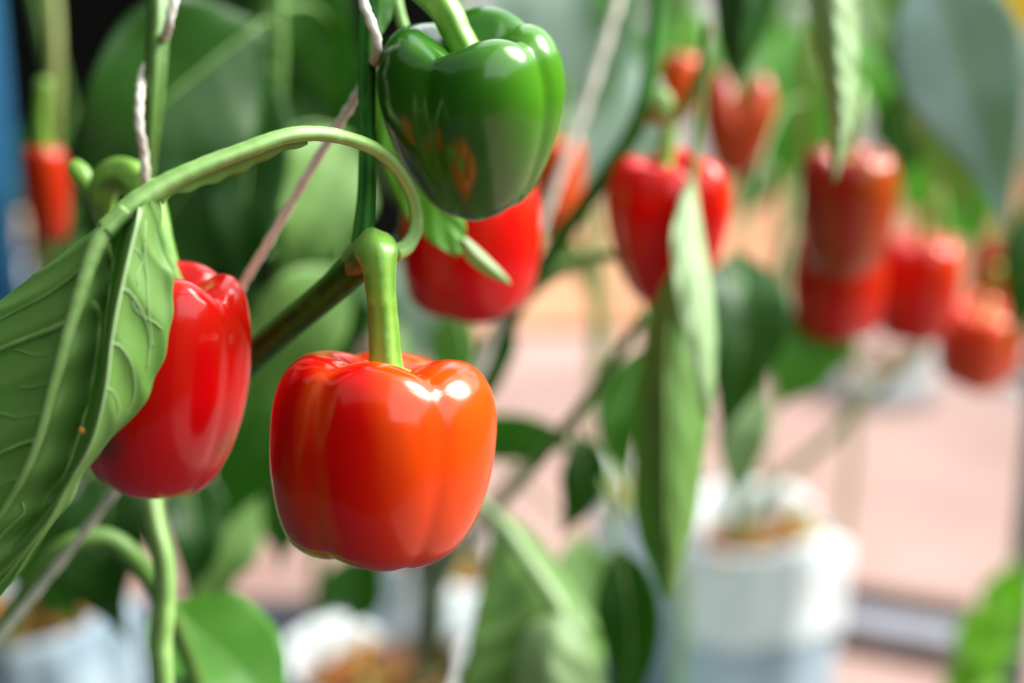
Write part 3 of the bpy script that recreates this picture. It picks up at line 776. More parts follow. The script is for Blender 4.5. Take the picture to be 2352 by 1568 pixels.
# ------------------------------------------------------------------ middle plant with the long curled leaf
mid = empty('pepper_plant', P(1000, 1560, 1.95), 'blurred middle pepper plant with slanting stem and long curled leaf', 'plant', 'pepper plants')
Ms = [(1560, -1200, 0.96, 9), (1530, -260, 0.93, 13), (1510, 0, 0.92, 16), (1490, 180, 0.91, 18), (1462, 290, 0.90, 20), (1400, 390, 0.90, 20), (1330, 490, 0.91, 19), (1250, 605, 0.93, 18), (1170, 740, 0.97, 18), (1110, 870, 1.02, 18), (1060, 1010, 1.15, 19), (1010, 1200, 1.40, 18), (1000, 1560, 1.93, 16)]
ptube('stem', mid, Ms, 'stem_dark', n=90, sides=14, ridge=0.06)
MP = poly(Ms)
ptube('side_shoot', mid, [(1470, 280, 0.90, 15), (1520, 262, 0.90, 18), (1550, 270, 0.90, 15), (1585, 225, 0.89, 14), (1615, 150, 0.88, 14), (1625, 75, 0.87, 13), (1628, 52, 0.87, 10)], 'stem_olive', n=40, sides=12)
ptube('flower_bud', mid, [(1500, 215, 0.895, 6), (1512, 222, 0.895, 26), (1520, 245, 0.895, 30), (1525, 270, 0.895, 22), (1530, 290, 0.90, 10)], 'stem_pale', n=20, sides=14, ridge=0.08, nr=6)
curl, _ = sheet('leaf', mid, [
    [(1592, 560, .848), (1596, 560, .845), (1600, 560, .845), (1604, 560, .848)],
    [(1545, 615, .852), (1570, 620, .842), (1590, 625, .84), (1612, 630, .852)],
    [(1505, 690, .852), (1545, 695, .835), (1580, 700, .832), (1625, 705, .852)],
    [(1482, 780, .85), (1530, 790, .828), (1575, 790, .832), (1638, 790, .852)],
    [(1468, 890, .848), (1528, 895, .822), (1575, 895, .828), (1637, 890, .850)],
    [(1461, 1000, .848), (1529, 1000, .820), (1575, 1000, .826), (1624, 1000, .847)],
    [(1457, 1100, .848), (1528, 1100, .822), (1570, 1100, .828), (1608, 1095, .847)],
    [(1461, 1190, .850), (1528, 1195, .828), (1565, 1190, .833), (1598, 1180, .849)],
    [(1480, 1265, .852), (1528, 1275, .836), (1555, 1270, .84), (1576, 1260, .852)],
    [(1508, 1330, .858), (1532, 1335, .848), (1545, 1332, .85), (1556, 1325, .858)],
    [(1526, 1378, .862), (1528, 1379, .862), (1530, 1379, .862), (1532, 1378, .862)]],
    ('leaf_under', 'leaf_mid'), quilt=0.002, rip=0.002)
curl['label'] = 'long drooping leaf rolled lengthwise'
flap, _ = sheet('leaf_fold', mid, [
    [(1590, 395, .86), (1593, 395, .86), (1597, 395, .86)],
    [(1560, 470, .842), (1580, 470, .843), (1604, 470, .852)],
    [(1542, 545, .826), (1578, 545, .828), (1617, 550, .842)],
    [(1547, 640, .812), (1590, 645, .814), (1633, 650, .828)],
    [(1563, 730, .805), (1604, 740, .807), (1643, 745, .820)],
    [(1583, 815, .803), (1615, 830, .805), (1644, 830, .816)],
    [(1600, 890, .805), (1620, 900, .807), (1639, 900, .816)],
    [(1614, 960, .816), (1622, 962, .816), (1630, 962, .818)]],
    ('leaf_pale', 'leaf_under'), quilt=0.0015, rip=0.0015)
flap['label'] = 'pale turned-over fold of the long drooping leaf'
ptube('midrib', curl, [(1597, 560, .84, 5), (1545, 700, .835, 5), (1530, 800, .827, 5), (1528, 1000, .819, 5), (1528, 1200, .828, 3), (1529, 1370, .858, 1)], 'vein', n=30, sides=6)
ptube('petiole', mid, [(1628, 55, 0.87, 9), (1615, 200, 0.868, 9), (1602, 310, 0.865, 10), (1592, 405, 0.86, 9), (1597, 565, .845, 6)], 'stem_green', n=30, sides=10)
ptube('petiole', mid, [(1185, 715, 0.97, 12), (1240, 650, 0.96, 18), (1310, 605, 0.95, 20), (1400, 585, 0.94, 15), (1470, 600, 0.94, 12)], 'stem_pale', n=30, sides=10)
# stems sloping down to the bag
ptube('stem', mid, [(1480, 720, 0.93, 12), (1400, 845, 0.95, 14), (1310, 970, 0.97, 15), (1190, 1110, 1.05, 15), (1060, 1250, 1.25, 17), (1000, 1370, 1.5, 18)], 'stem_green', n=50, sides=12)

# ------------------------------------------------------------------ bags with coco peat
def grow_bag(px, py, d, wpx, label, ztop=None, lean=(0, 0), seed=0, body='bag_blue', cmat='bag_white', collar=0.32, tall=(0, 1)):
    rs = np.random.RandomState(seed)
    c = P(px, py, d)
    zt = c.z
    R = wpx / 2 / FPX * d
    root = empty('grow_bag', (c.x + lean[0], c.y + lean[1], 0), label, 'grow bag', 'grow bags')
    n = 72
    a = np.linspace(0, 2 * math.pi, n, endpoint=False)
    ph = rs.rand(6) * 6.28
    def ring(z, r, f=1.0, zw=0.0):
        k = 1 - z / zt
        w = 1 + f * (0.035 * np.sin(5 * a + ph[0] + 6 * z) + 0.03 * np.sin(9 * a + ph[1] - 9 * z) + 0.018 * np.sin(17 * a + ph[2] + 20 * z))
        zz = z + zw * (np.sin(2 * a + ph[3]) * 0.5 + np.sin(3 * a + ph[4]) * 0.35 + tall[0] * np.exp(-((np.mod(a - tall[1] + math.pi, 2 * math.pi) - math.pi) / 0.5) ** 2))
        return np.stack([c.x + lean[0] * k + R * r * w * np.cos(a), c.y + lean[1] * k + R * r * w * np.sin(a), zz + 0 * a], axis=1)
    def loft(rings, closed_first=False):
        V = np.concatenate(rings); F = []
        for k in range(len(rings) - 1):
            for j in range(n):
                j2 = (j + 1) % n
                F.append((k * n + j, k * n + j2, (k + 1) * n + j2, (k + 1) * n + j))
        if closed_first: F.append(tuple(range(n - 1, -1, -1)))
        return V, F
    V, F = loft([ring(0.0, 0.94), ring(0.01, 1.02), ring(zt * .2, 1.06), ring(zt * .4, 1.06), ring(zt * .55, 1.02), ring(zt * .7, 1.02), ring(zt * .85, 0.99), ring(zt * .97, 0.97)], True)
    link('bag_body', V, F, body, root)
    # folded-over collar: outside down, over the lip, inside down
    V, F = loft([ring(zt * (1 - collar), 1.075, 1.2, 0.03), ring(zt * (1 - collar * .6), 1.06, 1.2), ring(zt * .93, 1.04, 1.3), ring(zt, 1.03, 1.4, 0.035), ring(zt + .012, 1.0, 1.4, 0.04), ring(zt, 0.96, 1.4, 0.035), ring(zt * .90, 0.93, 1.2, 0.01)])
    link('collar', V, F, cmat, root)
    # peat surface, mounded
    V = [(c.x, c.y, zt - 0.02)]; F = []
    K = 7
    for k in range(1, K):
        rr = R * 0.95 * k / (K - 1)
        for j in range(n):
            V.append((c.x + rr * math.cos(a[j]), c.y + rr * math.sin(a[j]), zt - 0.03 + 0.012 * math.cos(k / K * 1.57) + rs.uniform(-.005, .005)))
    for j in range(n): F.append((0, 1 + j, 1 + (j + 1) % n))
    for k in range(K - 2):
        for j in range(n):
            F.append((1 + k * n + j, 1 + (k + 1) * n + j, 1 + (k + 1) * n + (j + 1) % n, 1 + k * n + (j + 1) % n))
    link('peat', V, F, 'soil', root)
    for k in range(16):
        q = Vector((c.x + R * rs.uniform(-.75, .75), c.y + R * rs.uniform(-.75, .75), zt - 0.012))
        e = Vector((rs.uniform(-1, 1), rs.uniform(-1, 1), rs.uniform(-.1, .5))).normalized() * rs.uniform(.015, .035)
        tube('husk_chip', root, [q - e, q, q + e], [0.004, 0.011, 0.003], 'bark' if k % 3 else 'bark_yellow', n=7, sides=6)
    return root
grow_bag(875, 1528, 1.92, 410, 'white grow bag of coco peat at the bottom centre below the orange-red pepper', seed=1)
grow_bag(1765, 1222, 2.30, 350, 'white grow bag on the pink floor at the lower right', seed=4, tall=(0.9, 2.3), lean=(-0.05, -0.1))
grow_bag(75, 1405, 2.0, 430, 'bluish grow bag in the bottom left corner', seed=8, cmat='bag_blue')  # shade put into the collar colour as well
grow_bag(1515, 1120, 2.6, 285, 'pale grow bag mostly hidden behind the hanging leaves, left of the right-hand bag', seed=12)
grow_bag(985, 1290, 2.25, 300, 'pale grow bag standing behind the bottom centre bag', seed=22)
grow_bag(2010, 830, 4.4, 250, 'far grow bag in the next row under the red pepper cluster', seed=15)
grow_bag(2330, 850, 4.6, 250, 'far grow bag in the next row at the right edge', seed=16)

# ------------------------------------------------------------------ plant in the bottom-centre bag
bagp = empty('pepper_plant', P(970, 1560, 1.9), 'pepper plant with woody stem in the bottom centre bag', 'plant', 'pepper plants')
Bs = [(965, 1600, 1.92, 40), (975, 1500, 1.85, 36), (985, 1400, 1.75, 32), (985, 1310, 1.65, 34), (960, 1230, 1.6, 28), (900, 1100, 1.5, 22), (820, 900, 1.35, 20), (760, 700, 1.25, 18), (760, 400, 1.2, 18), (770, -200, 1.15, 16)]
ptube('stem', bagp, Bs, 'stem_woody', n=80, sides=14, ridge=0.10)
ptube('stem', bagp, [(985, 1310, 1.64, 24), (1020, 1290, 1.6, 20), (1090, 1210, 1.55, 18), (1180, 1110, 1.5, 16), (1260, 1000, 1.5, 15)], 'stem_dark', n=30, sides=12)
BP = poly(Bs)
broad, _ = sheet('leaf', bagp, [
    [(1112, 1165, 1.03), (1116, 1163, 1.03), (1120, 1160, 1.03)],
    [(1128, 1240, 1.005), (1168, 1222, 1.01), (1210, 1210, 1.03)],
    [(1112, 1320, .99), (1228, 1308, 1.0), (1275, 1285, 1.02)],
    [(1092, 1400, .985), (1282, 1390, .99), (1328, 1370, 1.01)],
    [(1077, 1480, .98), (1312, 1475, .985), (1372, 1440, 1.0)],
    [(1058, 1570, .98), (1322, 1560, .985), (1388, 1530, 1.0)],
    [(1060, 1680, .985), (1310, 1690, .99), (1380, 1680, 1.0)],
    [(1270, 1850, 1.02), (1275, 1850, 1.02), (1280, 1850, 1.02)]], ('leaf_under', 'leaf_under'), quilt=0.004, freq=0.9)  # lit paleness put into the colour, underside green on both faces
broad['label'] = 'broad leaf with a thick pale midrib'
ptube('midrib', broad, [(1085, 1140, 1.04, 14), (1168, 1222, 1.0, 17), (1228, 1308, .988, 17), (1282, 1390, .978, 16), (1312, 1475, .973, 12), (1322, 1560, .973, 8), (1310, 1690, .98, 5)], 'vein_pale', n=40, sides=10)
ptube('petiole', broad, [(1000, 1040, 1.18, 10), (1040, 1095, 1.1, 11), (1085, 1140, 1.04, 13)], 'stem_pale', n=12, sides=8)
sheet('leaf_fold', bagp, [
    [(1322, 1405, .97), (1326, 1404, .97), (1330, 1403, .97)],
    [(1228, 1428, .965), (1285, 1430, .955), (1342, 1440, .965)],
    [(1192, 1490, .96), (1265, 1495, .945), (1358, 1490, .955)],
    [(1180, 1570, .96), (1265, 1570, .942), (1374, 1560, .955)],
    [(1195, 1720, .96), (1265, 1720, .945), (1370, 1720, .955)]], ('leaf_pale', 'leaf_under'), quilt=0.002)[0]['label'] = 'pale folded-over edge of the broad leaf'
px_leaf(bagp, [(1420, 1260, 0.98), (1440, 1360, 0.97), (1450, 1500, 0.97), (1430, 1700, 0.98)], 78, 'leaf_deep', 'leaf_under', roll=10, fold=14, petiole=[(1380, 1100, 1.02)], prad=6)
px_leaf(bagp, [(1330, 1000, 1.05), (1345, 1080, 1.04), (1325, 1160, 1.04), (1285, 1235, 1.05)], 58, 'leaf_deep', 'leaf_under', roll=10, fold=20, petiole=[(1318, 965, 1.04)], prad=6)
px_leaf(bagp, [(1480, 800, 1.0), (1440, 900, 1.0), (1420, 990, 1.0), (1450, 1130, 1.02)], 62, 'leaf_mid', 'leaf_under', roll=-14, petiole=[(1490, 700, 0.98)], prad=6)
px_leaf(bagp, [(1050, 1010, 1.15), (1160, 1000, 1.13), (1270, 1010, 1.13), (1330, 1040, 1.15)], 60, 'leaf_mid', 'leaf_under', roll=20, fold=14)
px_leaf(bagp, [(1330, 1230, 1.25), (1345, 1330, 1.23), (1360, 1430, 1.22), (1350, 1560, 1.22)], 82, 'leaf_under', 'leaf_mid', roll=-10, petiole='auto', poly=BP)
px_leaf(bagp, [(1180, 730, 1.05), (1150, 800, 1.05), (1120, 880, 1.05), (1080, 970, 1.06)], 50, 'leaf_mid', 'leaf_deep', roll=35, petiole='auto', poly=MP)
px_leaf(bagp, [(1050, 700, 1.1), (1045, 780, 1.1), (1040, 860, 1.1), (1010, 980, 1.1)], 60, 'leaf_under', 'leaf_bright', roll=20, petiole='auto', poly=MP)
px_leaf(bagp, [(790, 620, 1.0), (700, 720, 0.98), (600, 830, 0.98), (540, 1000, 1.0)], 115, 'leaf_under', 'leaf_mid', roll=-12, fold=16, petiole='auto', poly=BP)
px_leaf(bagp, [(720, 820, 1.05), (640, 960, 1.03), (560, 1080, 1.03), (500, 1240, 1.05)], 120, 'leaf_mid', 'leaf_under', roll=18, petiole='auto', poly=BP)
px_leaf(bagp, [(560, 1080, 1.15), (520, 1200, 1.13), (480, 1330, 1.12), (500, 1500, 1.15)], 95, 'leaf_under', 'leaf_mid', roll=-24, petiole='auto', poly=BP)
px_leaf(bagp, [(800, 1280, 1.35), (810, 1330, 1.34), (830, 1380, 1.33), (800, 1440, 1.33)], 95, 'leaf_mid', 'leaf_under', roll=30, petiole='auto', poly=BP)
px_leaf(bagp, [(620, 1080, 1.2), (640, 1160, 1.2), (650, 1230, 1.2), (640, 1310, 1.2)], 70, 'leaf_mid', 'leaf_deep', roll=30, petiole='auto', poly=BP)

# ------------------------------------------------------------------ plant in the right-hand bag
right = empty('pepper_plant', P(1700, 1230, 2.3), 'pepper plant growing out of the right-hand bag with large drooping leaves', 'plant', 'pepper plants')
Rs = [(1700, 1235, 2.28, 14), (1760, 1130, 2.2, 13), (1880, 1030, 2.05, 13), (2010, 900, 1.85, 14), (2110, 800, 1.65, 15), (2160, 640, 1.5, 14), (2150, 420, 1.4, 13), (2090, 200, 1.32, 13), (2060, -200, 1.3, 12)]
ptube('stem', right, Rs, 'stem_pale', n=80, sides=12, ridge=0.06)
RP = poly(Rs)
ptube('stem', right, [(1700, 1235, 2.28, 13), (1690, 1170, 2.2, 12), (1720, 1020, 2.0, 12), (1760, 700, 1.7, 13), (1830, 480, 1.5, 13), (1850, 200, 1.4, 13), (1900, -200, 1.35, 12)], 'stem_olive', n=60, sides=12)
RQ = poly([(1690, 1170, 2.2, 12), (1720, 1020, 2.0, 12), (1760, 700, 1.7, 13), (1830, 480, 1.5, 13), (1850, 200, 1.4, 13), (1900, -200, 1.35, 12)])
px_leaf(right, [(1690, 585, 1.12), (1710, 700, 1.08), (1695, 840, 1.07), (1650, 1035, 1.08)], 108, 'leaf_deep', 'leaf_under', roll=-10, fold=16, petiole='auto', poly=RQ, prad=6)
px_leaf(right, [(1800, 720, 1.3), (1830, 780, 1.28), (1830, 850, 1.28), (1780, 950, 1.29)], 105, 'leaf_bright', 'leaf_under', roll=-18, fold=14, petiole='auto', poly=RQ, prad=6)
px_leaf(right, [(1870, 720, 1.34), (1905, 775, 1.33), (1880, 840, 1.32), (1810, 910, 1.32)], 70, 'leaf_bright', 'leaf_under', roll=20)
px_leaf(right, [(1760, 910, 1.25), (1715, 980, 1.24), (1700, 1050, 1.24), (1690, 1185, 1.25)], 62, 'leaf_pale', 'leaf_mid', roll=10, petiole='auto', poly=RQ, prad=5)
nl, _ = sheet('leaf', right, [
    [(1880, -220, .81), (1900, -222, .80), (1920, -220, .81)],
    [(1852, -60, .80), (1910, -60, .785), (1972, -60, .80)],
    [(1866, 60, .797), (1916, 60, .78), (1971, 60, .795)],
    [(1882, 160, .795), (1922, 165, .777), (1970, 170, .792)],
    [(1895, 245, .795), (1928, 250, .777), (1961, 250, .79)],
    [(1905, 330, .797), (1925, 332, .782), (1945, 330, .792)],
    [(1911, 385, .80), (1920, 386, .79), (1929, 385, .797)],
    [(1915, 418, .80), (1917, 419, .80), (1919, 418, .80)]], ('leaf_pale', 'leaf_mid'), quilt=0.0025, freq=1.3, rip=0.003)
nl['label'] = 'narrow pale leaf hanging tip down'
tube('petiole', nl, [nearest(RQ, P(1900, -200, .9)), P(1900, -235, .86), P(1900, -220, .803)], [.003, .0025, .002], 'stem_green', n=14, sides=8)
dl, _ = sheet('leaf', right, [
    [(1700, -240, .97), (1715, -242, .965), (1730, -240, .97)],
    [(1642, -80, .97), (1715, -85, .945), (1800, -80, .97)],
    [(1644, 50, .965), (1705, 50, .94), (1764, 50, .965)],
    [(1660, 125, .965), (1698, 128, .945), (1732, 125, .965)],
    [(1686, 195, .97), (1689, 196, .97), (1692, 195, .97)]], ('leaf_deep', 'leaf_under'), quilt=0.002)
dl['label'] = 'dark green leaf pointing down over the forked pepper'
tube('petiole', dl, [nearest(RQ, P(1800, -300, 1.2)), P(1740, -270, 1.05), P(1715, -241, .967)], [.003, .0025, .002], 'stem_green', n=14, sides=8)
px_leaf(right, [(2140, -80, 1.08), (2190, 90, 1.06), (2250, 280, 1.05), (2320, 545, 1.07)], 148, 'leaf_glaucous', 'leaf_under', roll=8, fold=14, petiole='auto', poly=RP, label='large bluish green leaf')
px_leaf(right, [(2010, -160, 1.12), (2030, -30, 1.12), (2065, 110, 1.12), (2095, 260, 1.13)], 90, 'leaf_under', 'leaf_mid', roll=-20, fold=18, petiole='auto', poly=RP)
px_leaf(right, [(2130, 240, 1.25), (2170, 340, 1.24), (2210, 430, 1.24), (2250, 540, 1.25)], 50, 'leaf_under', 'leaf_mid', roll=20, petiole='auto', poly=RP)
px_leaf(right, [(2060, 200, 1.5), (2080, 280, 1.5), (2080, 350, 1.5), (2050, 430, 1.5)], 80, 'leaf_deep', 'leaf_mid', roll=10, petiole='auto', poly=RP)
px_leaf(right, [(2380, 440, 1.3), (2370, 560, 1.28), (2350, 680, 1.28), (2320, 830, 1.3)], 60, 'leaf_deep', 'leaf_mid', roll=10, petiole='auto', poly=RP)

# ------------------------------------------------------------------ left back plant, dark broad leaves against the black backdrop
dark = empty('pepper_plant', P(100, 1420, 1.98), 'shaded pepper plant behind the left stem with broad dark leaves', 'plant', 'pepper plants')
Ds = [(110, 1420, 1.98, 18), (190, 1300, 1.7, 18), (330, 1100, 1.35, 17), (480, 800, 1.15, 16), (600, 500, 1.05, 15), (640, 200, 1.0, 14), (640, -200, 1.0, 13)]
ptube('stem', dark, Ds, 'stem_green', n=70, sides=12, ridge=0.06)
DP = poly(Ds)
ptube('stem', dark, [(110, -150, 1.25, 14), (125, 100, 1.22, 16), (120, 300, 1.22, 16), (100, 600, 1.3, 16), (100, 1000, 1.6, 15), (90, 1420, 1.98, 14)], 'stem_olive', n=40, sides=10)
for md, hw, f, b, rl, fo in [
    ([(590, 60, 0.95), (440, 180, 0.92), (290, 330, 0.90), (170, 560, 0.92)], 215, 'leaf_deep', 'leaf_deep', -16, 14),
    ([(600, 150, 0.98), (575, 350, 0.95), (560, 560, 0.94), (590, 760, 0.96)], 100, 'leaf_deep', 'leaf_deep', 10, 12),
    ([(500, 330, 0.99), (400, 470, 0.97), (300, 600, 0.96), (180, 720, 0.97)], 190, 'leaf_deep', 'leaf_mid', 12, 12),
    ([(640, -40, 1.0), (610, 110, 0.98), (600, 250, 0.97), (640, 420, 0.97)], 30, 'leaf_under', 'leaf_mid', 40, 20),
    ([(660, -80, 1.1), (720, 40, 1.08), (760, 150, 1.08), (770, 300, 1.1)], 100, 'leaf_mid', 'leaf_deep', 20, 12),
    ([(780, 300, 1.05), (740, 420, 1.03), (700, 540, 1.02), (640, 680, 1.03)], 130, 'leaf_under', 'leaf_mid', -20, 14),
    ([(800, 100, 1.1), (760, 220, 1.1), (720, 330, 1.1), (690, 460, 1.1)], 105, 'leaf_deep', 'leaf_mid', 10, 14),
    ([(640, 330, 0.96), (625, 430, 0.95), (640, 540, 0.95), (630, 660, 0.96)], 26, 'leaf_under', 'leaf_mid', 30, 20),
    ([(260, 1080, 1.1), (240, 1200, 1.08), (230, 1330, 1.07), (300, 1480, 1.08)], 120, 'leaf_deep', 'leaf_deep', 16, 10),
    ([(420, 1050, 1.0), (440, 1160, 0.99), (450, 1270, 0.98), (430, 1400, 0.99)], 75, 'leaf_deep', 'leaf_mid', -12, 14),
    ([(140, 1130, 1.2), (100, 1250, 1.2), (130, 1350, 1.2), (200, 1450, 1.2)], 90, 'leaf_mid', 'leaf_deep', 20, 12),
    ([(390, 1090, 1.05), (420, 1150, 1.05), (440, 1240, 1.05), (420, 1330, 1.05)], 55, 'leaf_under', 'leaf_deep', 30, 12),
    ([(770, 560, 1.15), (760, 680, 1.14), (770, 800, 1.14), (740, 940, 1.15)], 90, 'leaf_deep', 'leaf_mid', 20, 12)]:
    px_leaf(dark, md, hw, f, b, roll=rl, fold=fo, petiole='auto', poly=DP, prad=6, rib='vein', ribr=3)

# ------------------------------------------------------------------ far plants: stems and leaves built in the round
LEAF_MESH = {}
def leaf_proto(face, back):
    k = (face, back)
    if k not in LEAF_MESH:
        mids = [(0, 0, 0), (0, 0.045, 0.004), (0, 0.10, -0.012), (0, 0.16, -0.055)]
        G, c = leaf_grid(mids, 0.048, (1, 0, 0), 14, 0, 0.04, nu=16, nv=9)
        ob = shell('leaf', None, G, (face, back), flip=False)
        ob.data.transform(Matrix.Translation(ob.location))
        LEAF_MESH[k] = ob.data
        bpy.data.objects.remove(ob)
    return LEAF_MESH[k]

def far_plant(base, top, nleaf, mats, label, z0=0.55, z1=2.1, seed=0, scale=1.0, smat='stem_green', spread=0.10):
    rs = np.random.RandomState(seed)
    base, top = Vector(base), Vector(top)
    root = empty('pepper_plant', base, label, 'plant', 'pepper plants')
    pts = [base, base.lerp(top, .3) + Vector((rs.uniform(-.05, .05), rs.uniform(-.05, .05), 0)), base.lerp(top, .65) + Vector((rs.uniform(-.06, .06), rs.uniform(-.06, .06), 0)), top]
    tube('stem', root, pts, [.011, .010, .009, .006], smat, n=30, sides=8)
    sp = spline([tuple(p) for p in pts], 100)
    for k in range(nleaf):
        t = (k + rs.rand()) / nleaf
        z = z0 + (z1 - z0) * t
        i = int(np.argmin(abs(sp[:, 2] - z)))
        q = Vector(sp[i])
        az = k * 2.4 + rs.uniform(-.5, .5)
        L = spread * rs.uniform(.4, 1.6)
        dirv = Vector((math.cos(az), math.sin(az), 0.25))
        e = q + dirv * L
        ob = bpy.data.objects.new('leaf', leaf_proto(*mats[rs.randint(len(mats))]))
        COL.objects.link(ob)
        ob.parent = root
        ob.location = e - base
        s = scale * rs.uniform(.75, 1.25)
        ob.scale = (s, s, s)
        ob.rotation_euler = (math.radians(rs.uniform(-75, -15)), math.radians(rs.uniform(-25, 25)), az - math.pi / 2)
        tube('petiole', root, [q, q.lerp(e, .5) + Vector((0, 0, .01)), e], [.003, .0022, .002], smat, n=6, sides=5)
    return root

BR = [('leaf_bright', 'leaf_under'), ('leaf_bright', 'leaf_pale'), ('leaf_mid', 'leaf_under')]
GL = [('leaf_glaucous', 'leaf_under'), ('leaf_mid', 'leaf_under'), ('leaf_glaucous', 'leaf_pale')]
DK = [('leaf_deep', 'leaf_mid'), ('leaf_deep', 'leaf_under')]
far_plant((0.30, 2.9, 0.36), (0.28, 2.8, 2.3), 46, GL, 'hazy bluish green plant behind the green pepper', 0.95, 2.0, 31)
far_plant((0.62, 3.4, 0.0), (0.60, 3.3, 2.3), 40, BR, 'bright green plant behind the two-lobed red pepper', 1.0, 2.1, 32)
far_plant((1.00, 4.40, 0.36), (1.02, 4.3, 2.3), 50, BR, 'bright green far plant between the narrow pale leaf and the bluish leaf', 0.75, 2.1, 33)
far_plant((1.55, 4.60, 0.36), (1.55, 4.5, 2.3), 50, BR, 'bright green far plant at the upper right edge', 0.70, 2.1, 34)
far_plant((0.30, 4.4, 0.0), (0.32, 4.3, 2.3), 46, BR, 'far green plant in the gap right of the green pepper', 0.9, 2.1, 35)
far_plant((-0.35, 2.3, 0.0), (-0.33, 2.2, 2.3), 40, DK, 'dark plant in the shade left of the green pepper', 0.5, 1.9, 36)
far_plant((-0.80, 2.6, 0.0), (-0.82, 2.5, 2.3), 36, DK, 'dark plant in the shade behind the large dark leaf', 0.4, 1.0, 37)

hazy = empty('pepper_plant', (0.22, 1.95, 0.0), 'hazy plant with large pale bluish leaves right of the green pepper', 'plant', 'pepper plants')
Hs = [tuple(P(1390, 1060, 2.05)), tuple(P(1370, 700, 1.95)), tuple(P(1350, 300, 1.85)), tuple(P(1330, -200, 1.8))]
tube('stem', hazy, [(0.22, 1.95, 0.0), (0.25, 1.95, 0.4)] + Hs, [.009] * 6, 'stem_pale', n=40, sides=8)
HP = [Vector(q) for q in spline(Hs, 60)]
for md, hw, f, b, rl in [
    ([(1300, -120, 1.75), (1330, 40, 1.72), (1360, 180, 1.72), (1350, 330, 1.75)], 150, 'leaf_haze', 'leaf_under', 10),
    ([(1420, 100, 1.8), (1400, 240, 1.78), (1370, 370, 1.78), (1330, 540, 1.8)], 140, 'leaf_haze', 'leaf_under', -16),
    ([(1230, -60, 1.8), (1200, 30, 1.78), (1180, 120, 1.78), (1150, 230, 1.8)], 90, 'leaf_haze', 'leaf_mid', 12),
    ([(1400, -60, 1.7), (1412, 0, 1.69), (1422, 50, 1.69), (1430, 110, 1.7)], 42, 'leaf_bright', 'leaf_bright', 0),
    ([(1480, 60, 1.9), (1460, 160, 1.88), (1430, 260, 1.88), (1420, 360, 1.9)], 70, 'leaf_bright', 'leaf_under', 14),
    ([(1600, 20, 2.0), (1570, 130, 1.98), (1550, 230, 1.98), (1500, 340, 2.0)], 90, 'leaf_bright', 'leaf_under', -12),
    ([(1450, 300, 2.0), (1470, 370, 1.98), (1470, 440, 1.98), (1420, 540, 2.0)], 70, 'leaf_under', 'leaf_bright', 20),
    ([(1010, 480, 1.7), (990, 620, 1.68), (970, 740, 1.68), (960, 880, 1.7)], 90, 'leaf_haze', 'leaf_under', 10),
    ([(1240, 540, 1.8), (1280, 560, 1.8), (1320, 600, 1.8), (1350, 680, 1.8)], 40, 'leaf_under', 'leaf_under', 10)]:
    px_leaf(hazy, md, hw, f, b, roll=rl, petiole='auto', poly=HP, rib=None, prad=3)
far2 = empty('pepper_plant', (0.80, 2.55, 0.0), 'bright leafy plant behind the red-brown pepper and the narrow pale leaf', 'plant', 'pepper plants')
Fs = [tuple(P(1960, 1000, 2.7)), tuple(P(1940, 700, 2.5)), tuple(P(1900, 300, 2.3)), tuple(P(1880, -200, 2.2))]
tube('stem', far2, [(0.62, 2.55, 0.0)] + Fs, [.008] * 5, 'stem_olive', n=40, sides=8)
FPp = [Vector(q) for q in spline(Fs, 60)]
for md, hw, f, b, rl in [
    ([(1830, 60, 2.1), (1810, 170, 2.08), (1790, 280, 2.08), (1760, 420, 2.1)], 95, 'leaf_bright', 'leaf_under', -10),
    ([(1880, 150, 2.0), (1850, 260, 1.98), (1830, 350, 1.98), (1790, 470, 2.0)], 80, 'leaf_bright', 'leaf_under', 16),
    ([(2010, 60, 2.1), (2020, 140, 2.08), (2030, 220, 2.08), (2000, 330, 2.1)], 80, 'leaf_bright', 'leaf_bright', -14),
    ([(1760, 380, 2.2), (1740, 420, 2.2), (1720, 460, 2.2), (1690, 520, 2.2)], 50, 'leaf_mid', 'leaf_under', 10),
    ([(2080, 380, 2.3), (2120, 420, 2.28), (2150, 470, 2.28), (2160, 560, 2.3)], 65, 'leaf_bright', 'leaf_bright', 10),
    ([(2200, 400, 2.2), (2220, 450, 2.2), (2240, 500, 2.2), (2230, 590, 2.2)], 60, 'leaf_bright', 'leaf_under', -10),
    ([(2130, 470, 2.4), (2180, 480, 2.38), (2230, 520, 2.38), (2260, 600, 2.4)], 60, 'leaf_bright', 'leaf_bright', 20)]:
    px_leaf(far2, md, hw, f, b, roll=rl, petiole='auto', poly=FPp, rib=None, prad=3)

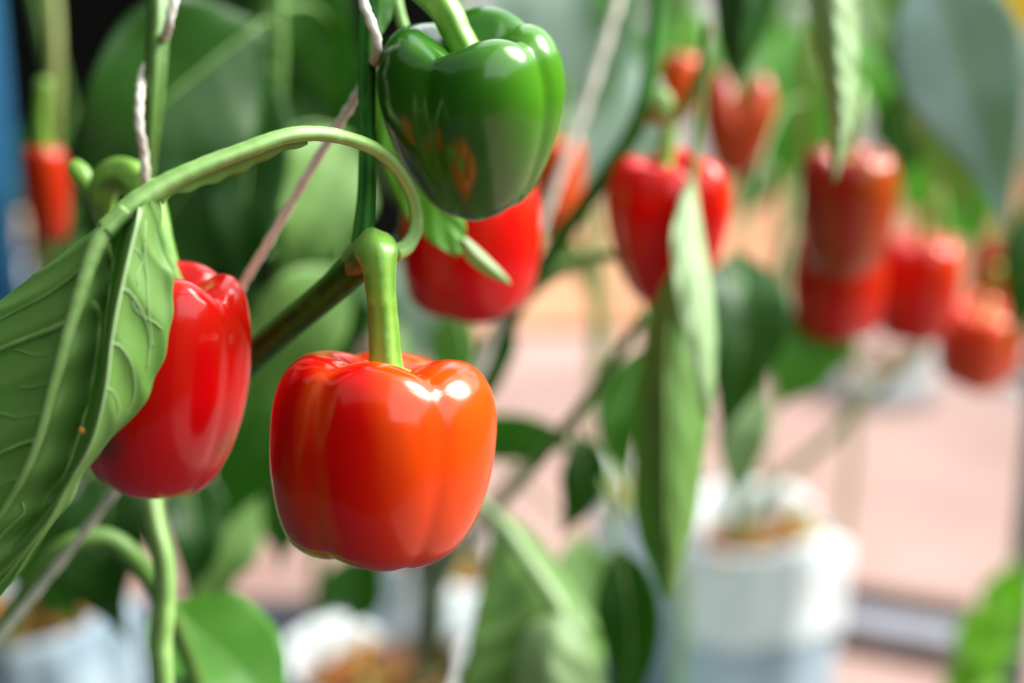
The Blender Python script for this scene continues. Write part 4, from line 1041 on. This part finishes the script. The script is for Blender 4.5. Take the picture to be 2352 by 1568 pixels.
# low bright leafy plant at the bottom right corner
low = empty('seedling', P(2300, 1700, 1.9), 'low bright green leafy plant in the bottom right corner', 'plant')
SP = [Vector(q) for q in spline([tuple(P(2310, 1800, 1.9)), tuple(P(2300, 1600, 1.9)), tuple(P(2290, 1400, 1.9))], 20)]
tube('stem', low, [P(2310, 2000, 1.9), P(2300, 1600, 1.9), P(2290, 1400, 1.9)], [.006, .005, .003], 'stem_green', n=16, sides=8)
for md, hw, rl in [([(2290, 1420, 1.9), (2310, 1370, 1.88), (2330, 1320, 1.87), (2350, 1270, 1.87)], 60, 10),
                   ([(2290, 1460, 1.9), (2250, 1440, 1.87), (2220, 1450, 1.85), (2180, 1500, 1.85)], 60, -20),
                   ([(2295, 1500, 1.9), (2270, 1480, 1.86), (2250, 1520, 1.84), (2230, 1600, 1.84)], 80, 20),
                   ([(2295, 1500, 1.9), (2310, 1430, 1.86), (2300, 1390, 1.86), (2260, 1360, 1.86)], 55, 30),
                   ([(2300, 1560, 1.9), (2240, 1560, 1.87), (2200, 1580, 1.86), (2160, 1640, 1.86)], 70, -10)]:
    px_leaf(low, md, hw, 'leaf_lime', 'leaf_lime', roll=rl, petiole='auto', poly=SP, rib=None, prad=4)

# ------------------------------------------------------------------ rails, posts, odds and ends
def G0(px, py, z=0.0):
    """point on the level z seen at pixel"""
    q = P(px, py, 1.0) - CAMV
    return CAMV + q * ((z - CAM_Z) / q.z)
rail = tag(obox('floor_rail', G0(1700, 1385, 0.0), G0(2260, 1490, 0.0), 0.12, 0.03, 'kerb'), 'grey rail lying across the pink floor beside the right-hand bag', 'rail')
tag(obox('floor_batten', G0(1700, 1352, 0.0) , G0(2260, 1455, 0.0), 0.045, 0.05, 'dark_gap'), 'dark brown batten behind the grey floor rail', 'batten')  # dark bars laid in for the gaps beside the rail
tag(obox('floor_batten', G0(1700, 1442, 0.0) , G0(2260, 1556, 0.0), 0.03, 0.02, 'dark_gap'), 'dark brown batten in front of the grey floor rail', 'batten')
pb = G0(2352, 1700, 0)
pb = Vector((P(2350, 1330, 1.95).x, P(2350, 1330, 1.95).y, 0))
tag(tube('post', None, [pb, pb + Vector((0, 0, 1.5)), pb + Vector((0, 0, 3.0))], .018, 'pole', n=8, sides=16), 'grey green steel post at the right edge', 'post')
bl = P(-42, 250, 2.5); bl.z = 0
tag(tube('blue_pipe', None, [bl, bl + Vector((0, 0, 1.5)), bl + Vector((0, 0, 2.8))], .045, 'blue', n=8, sides=20), 'blue plastic pipe standing at the left edge', 'pipe')


def lathe(name, parent, c, prof, mat, n=32):
    V, F = [], []
    for r_, z in prof:
        for j in range(n):
            a = 2 * math.pi * j / n
            V.append((c[0] + r_ * math.cos(a), c[1] + r_ * math.sin(a), z))
    for k in range(len(prof) - 1):
        for j in range(n):
            j2 = (j + 1) % n
            F.append((k * n + j, k * n + j2, (k + 1) * n + j2, (k + 1) * n + j))
    F.append(tuple(range(n - 1, -1, -1)))
    F.append(tuple((len(prof) - 1) * n + j for j in range(n)))
    return link(name, V, F, mat, parent)

dc = P(25, 620, 3.0)
drum = empty('drum', (dc.x, dc.y, 0), 'white plastic drum at the left edge behind the big leaf', 'drum')
zt = dc.z
lathe('drum_body', drum, dc, [(.098, 0.0), (.105, .01), (.105, zt * .33), (.111, zt * .34), (.111, zt * .36), (.105, zt * .37), (.105, zt * .66), (.111, zt * .67), (.111, zt * .69), (.105, zt * .70), (.105, zt - .02), (.10, zt - .012)], 'white')
lathe('lid', drum, dc, [(.108, zt - .02), (.108, zt - .004), (.10, zt), (.02, zt)], 'white')
pc = P(5, 600, 3.0)
pot = empty('clay_pot', (pc.x, pc.y, zt), 'tan clay pot on the white drum at the left edge', 'pot')
lathe('pot_body', pot, pc, [(.036, zt), (.040, zt + .005), (.052, zt + .09), (.046, zt + .09), (.044, zt + .08)], 'tan')
lathe('pot_rim', pot, pc, [(.052, zt + .088), (.058, zt + .09), (.059, zt + .118), (.050, zt + .12), (.047, zt + .10)], 'tan')

yc = P(2352, 5, 1.7)
card = empty('sticky_card', (yc.x, yc.y, yc.z - .03), 'yellow sticky card hanging in the top right corner', 'card')
box('card_sheet', (yc.x - .03, yc.y - .001, yc.z - .03), (yc.x + .03, yc.y + .001, yc.z + .09), 'yellow', card)
tube('hanger', card, [(yc.x, yc.y, yc.z + .085), (yc.x, yc.y, 2.0), (yc.x, yc.y, 2.78)], .001, 'wire', n=6, sides=6)
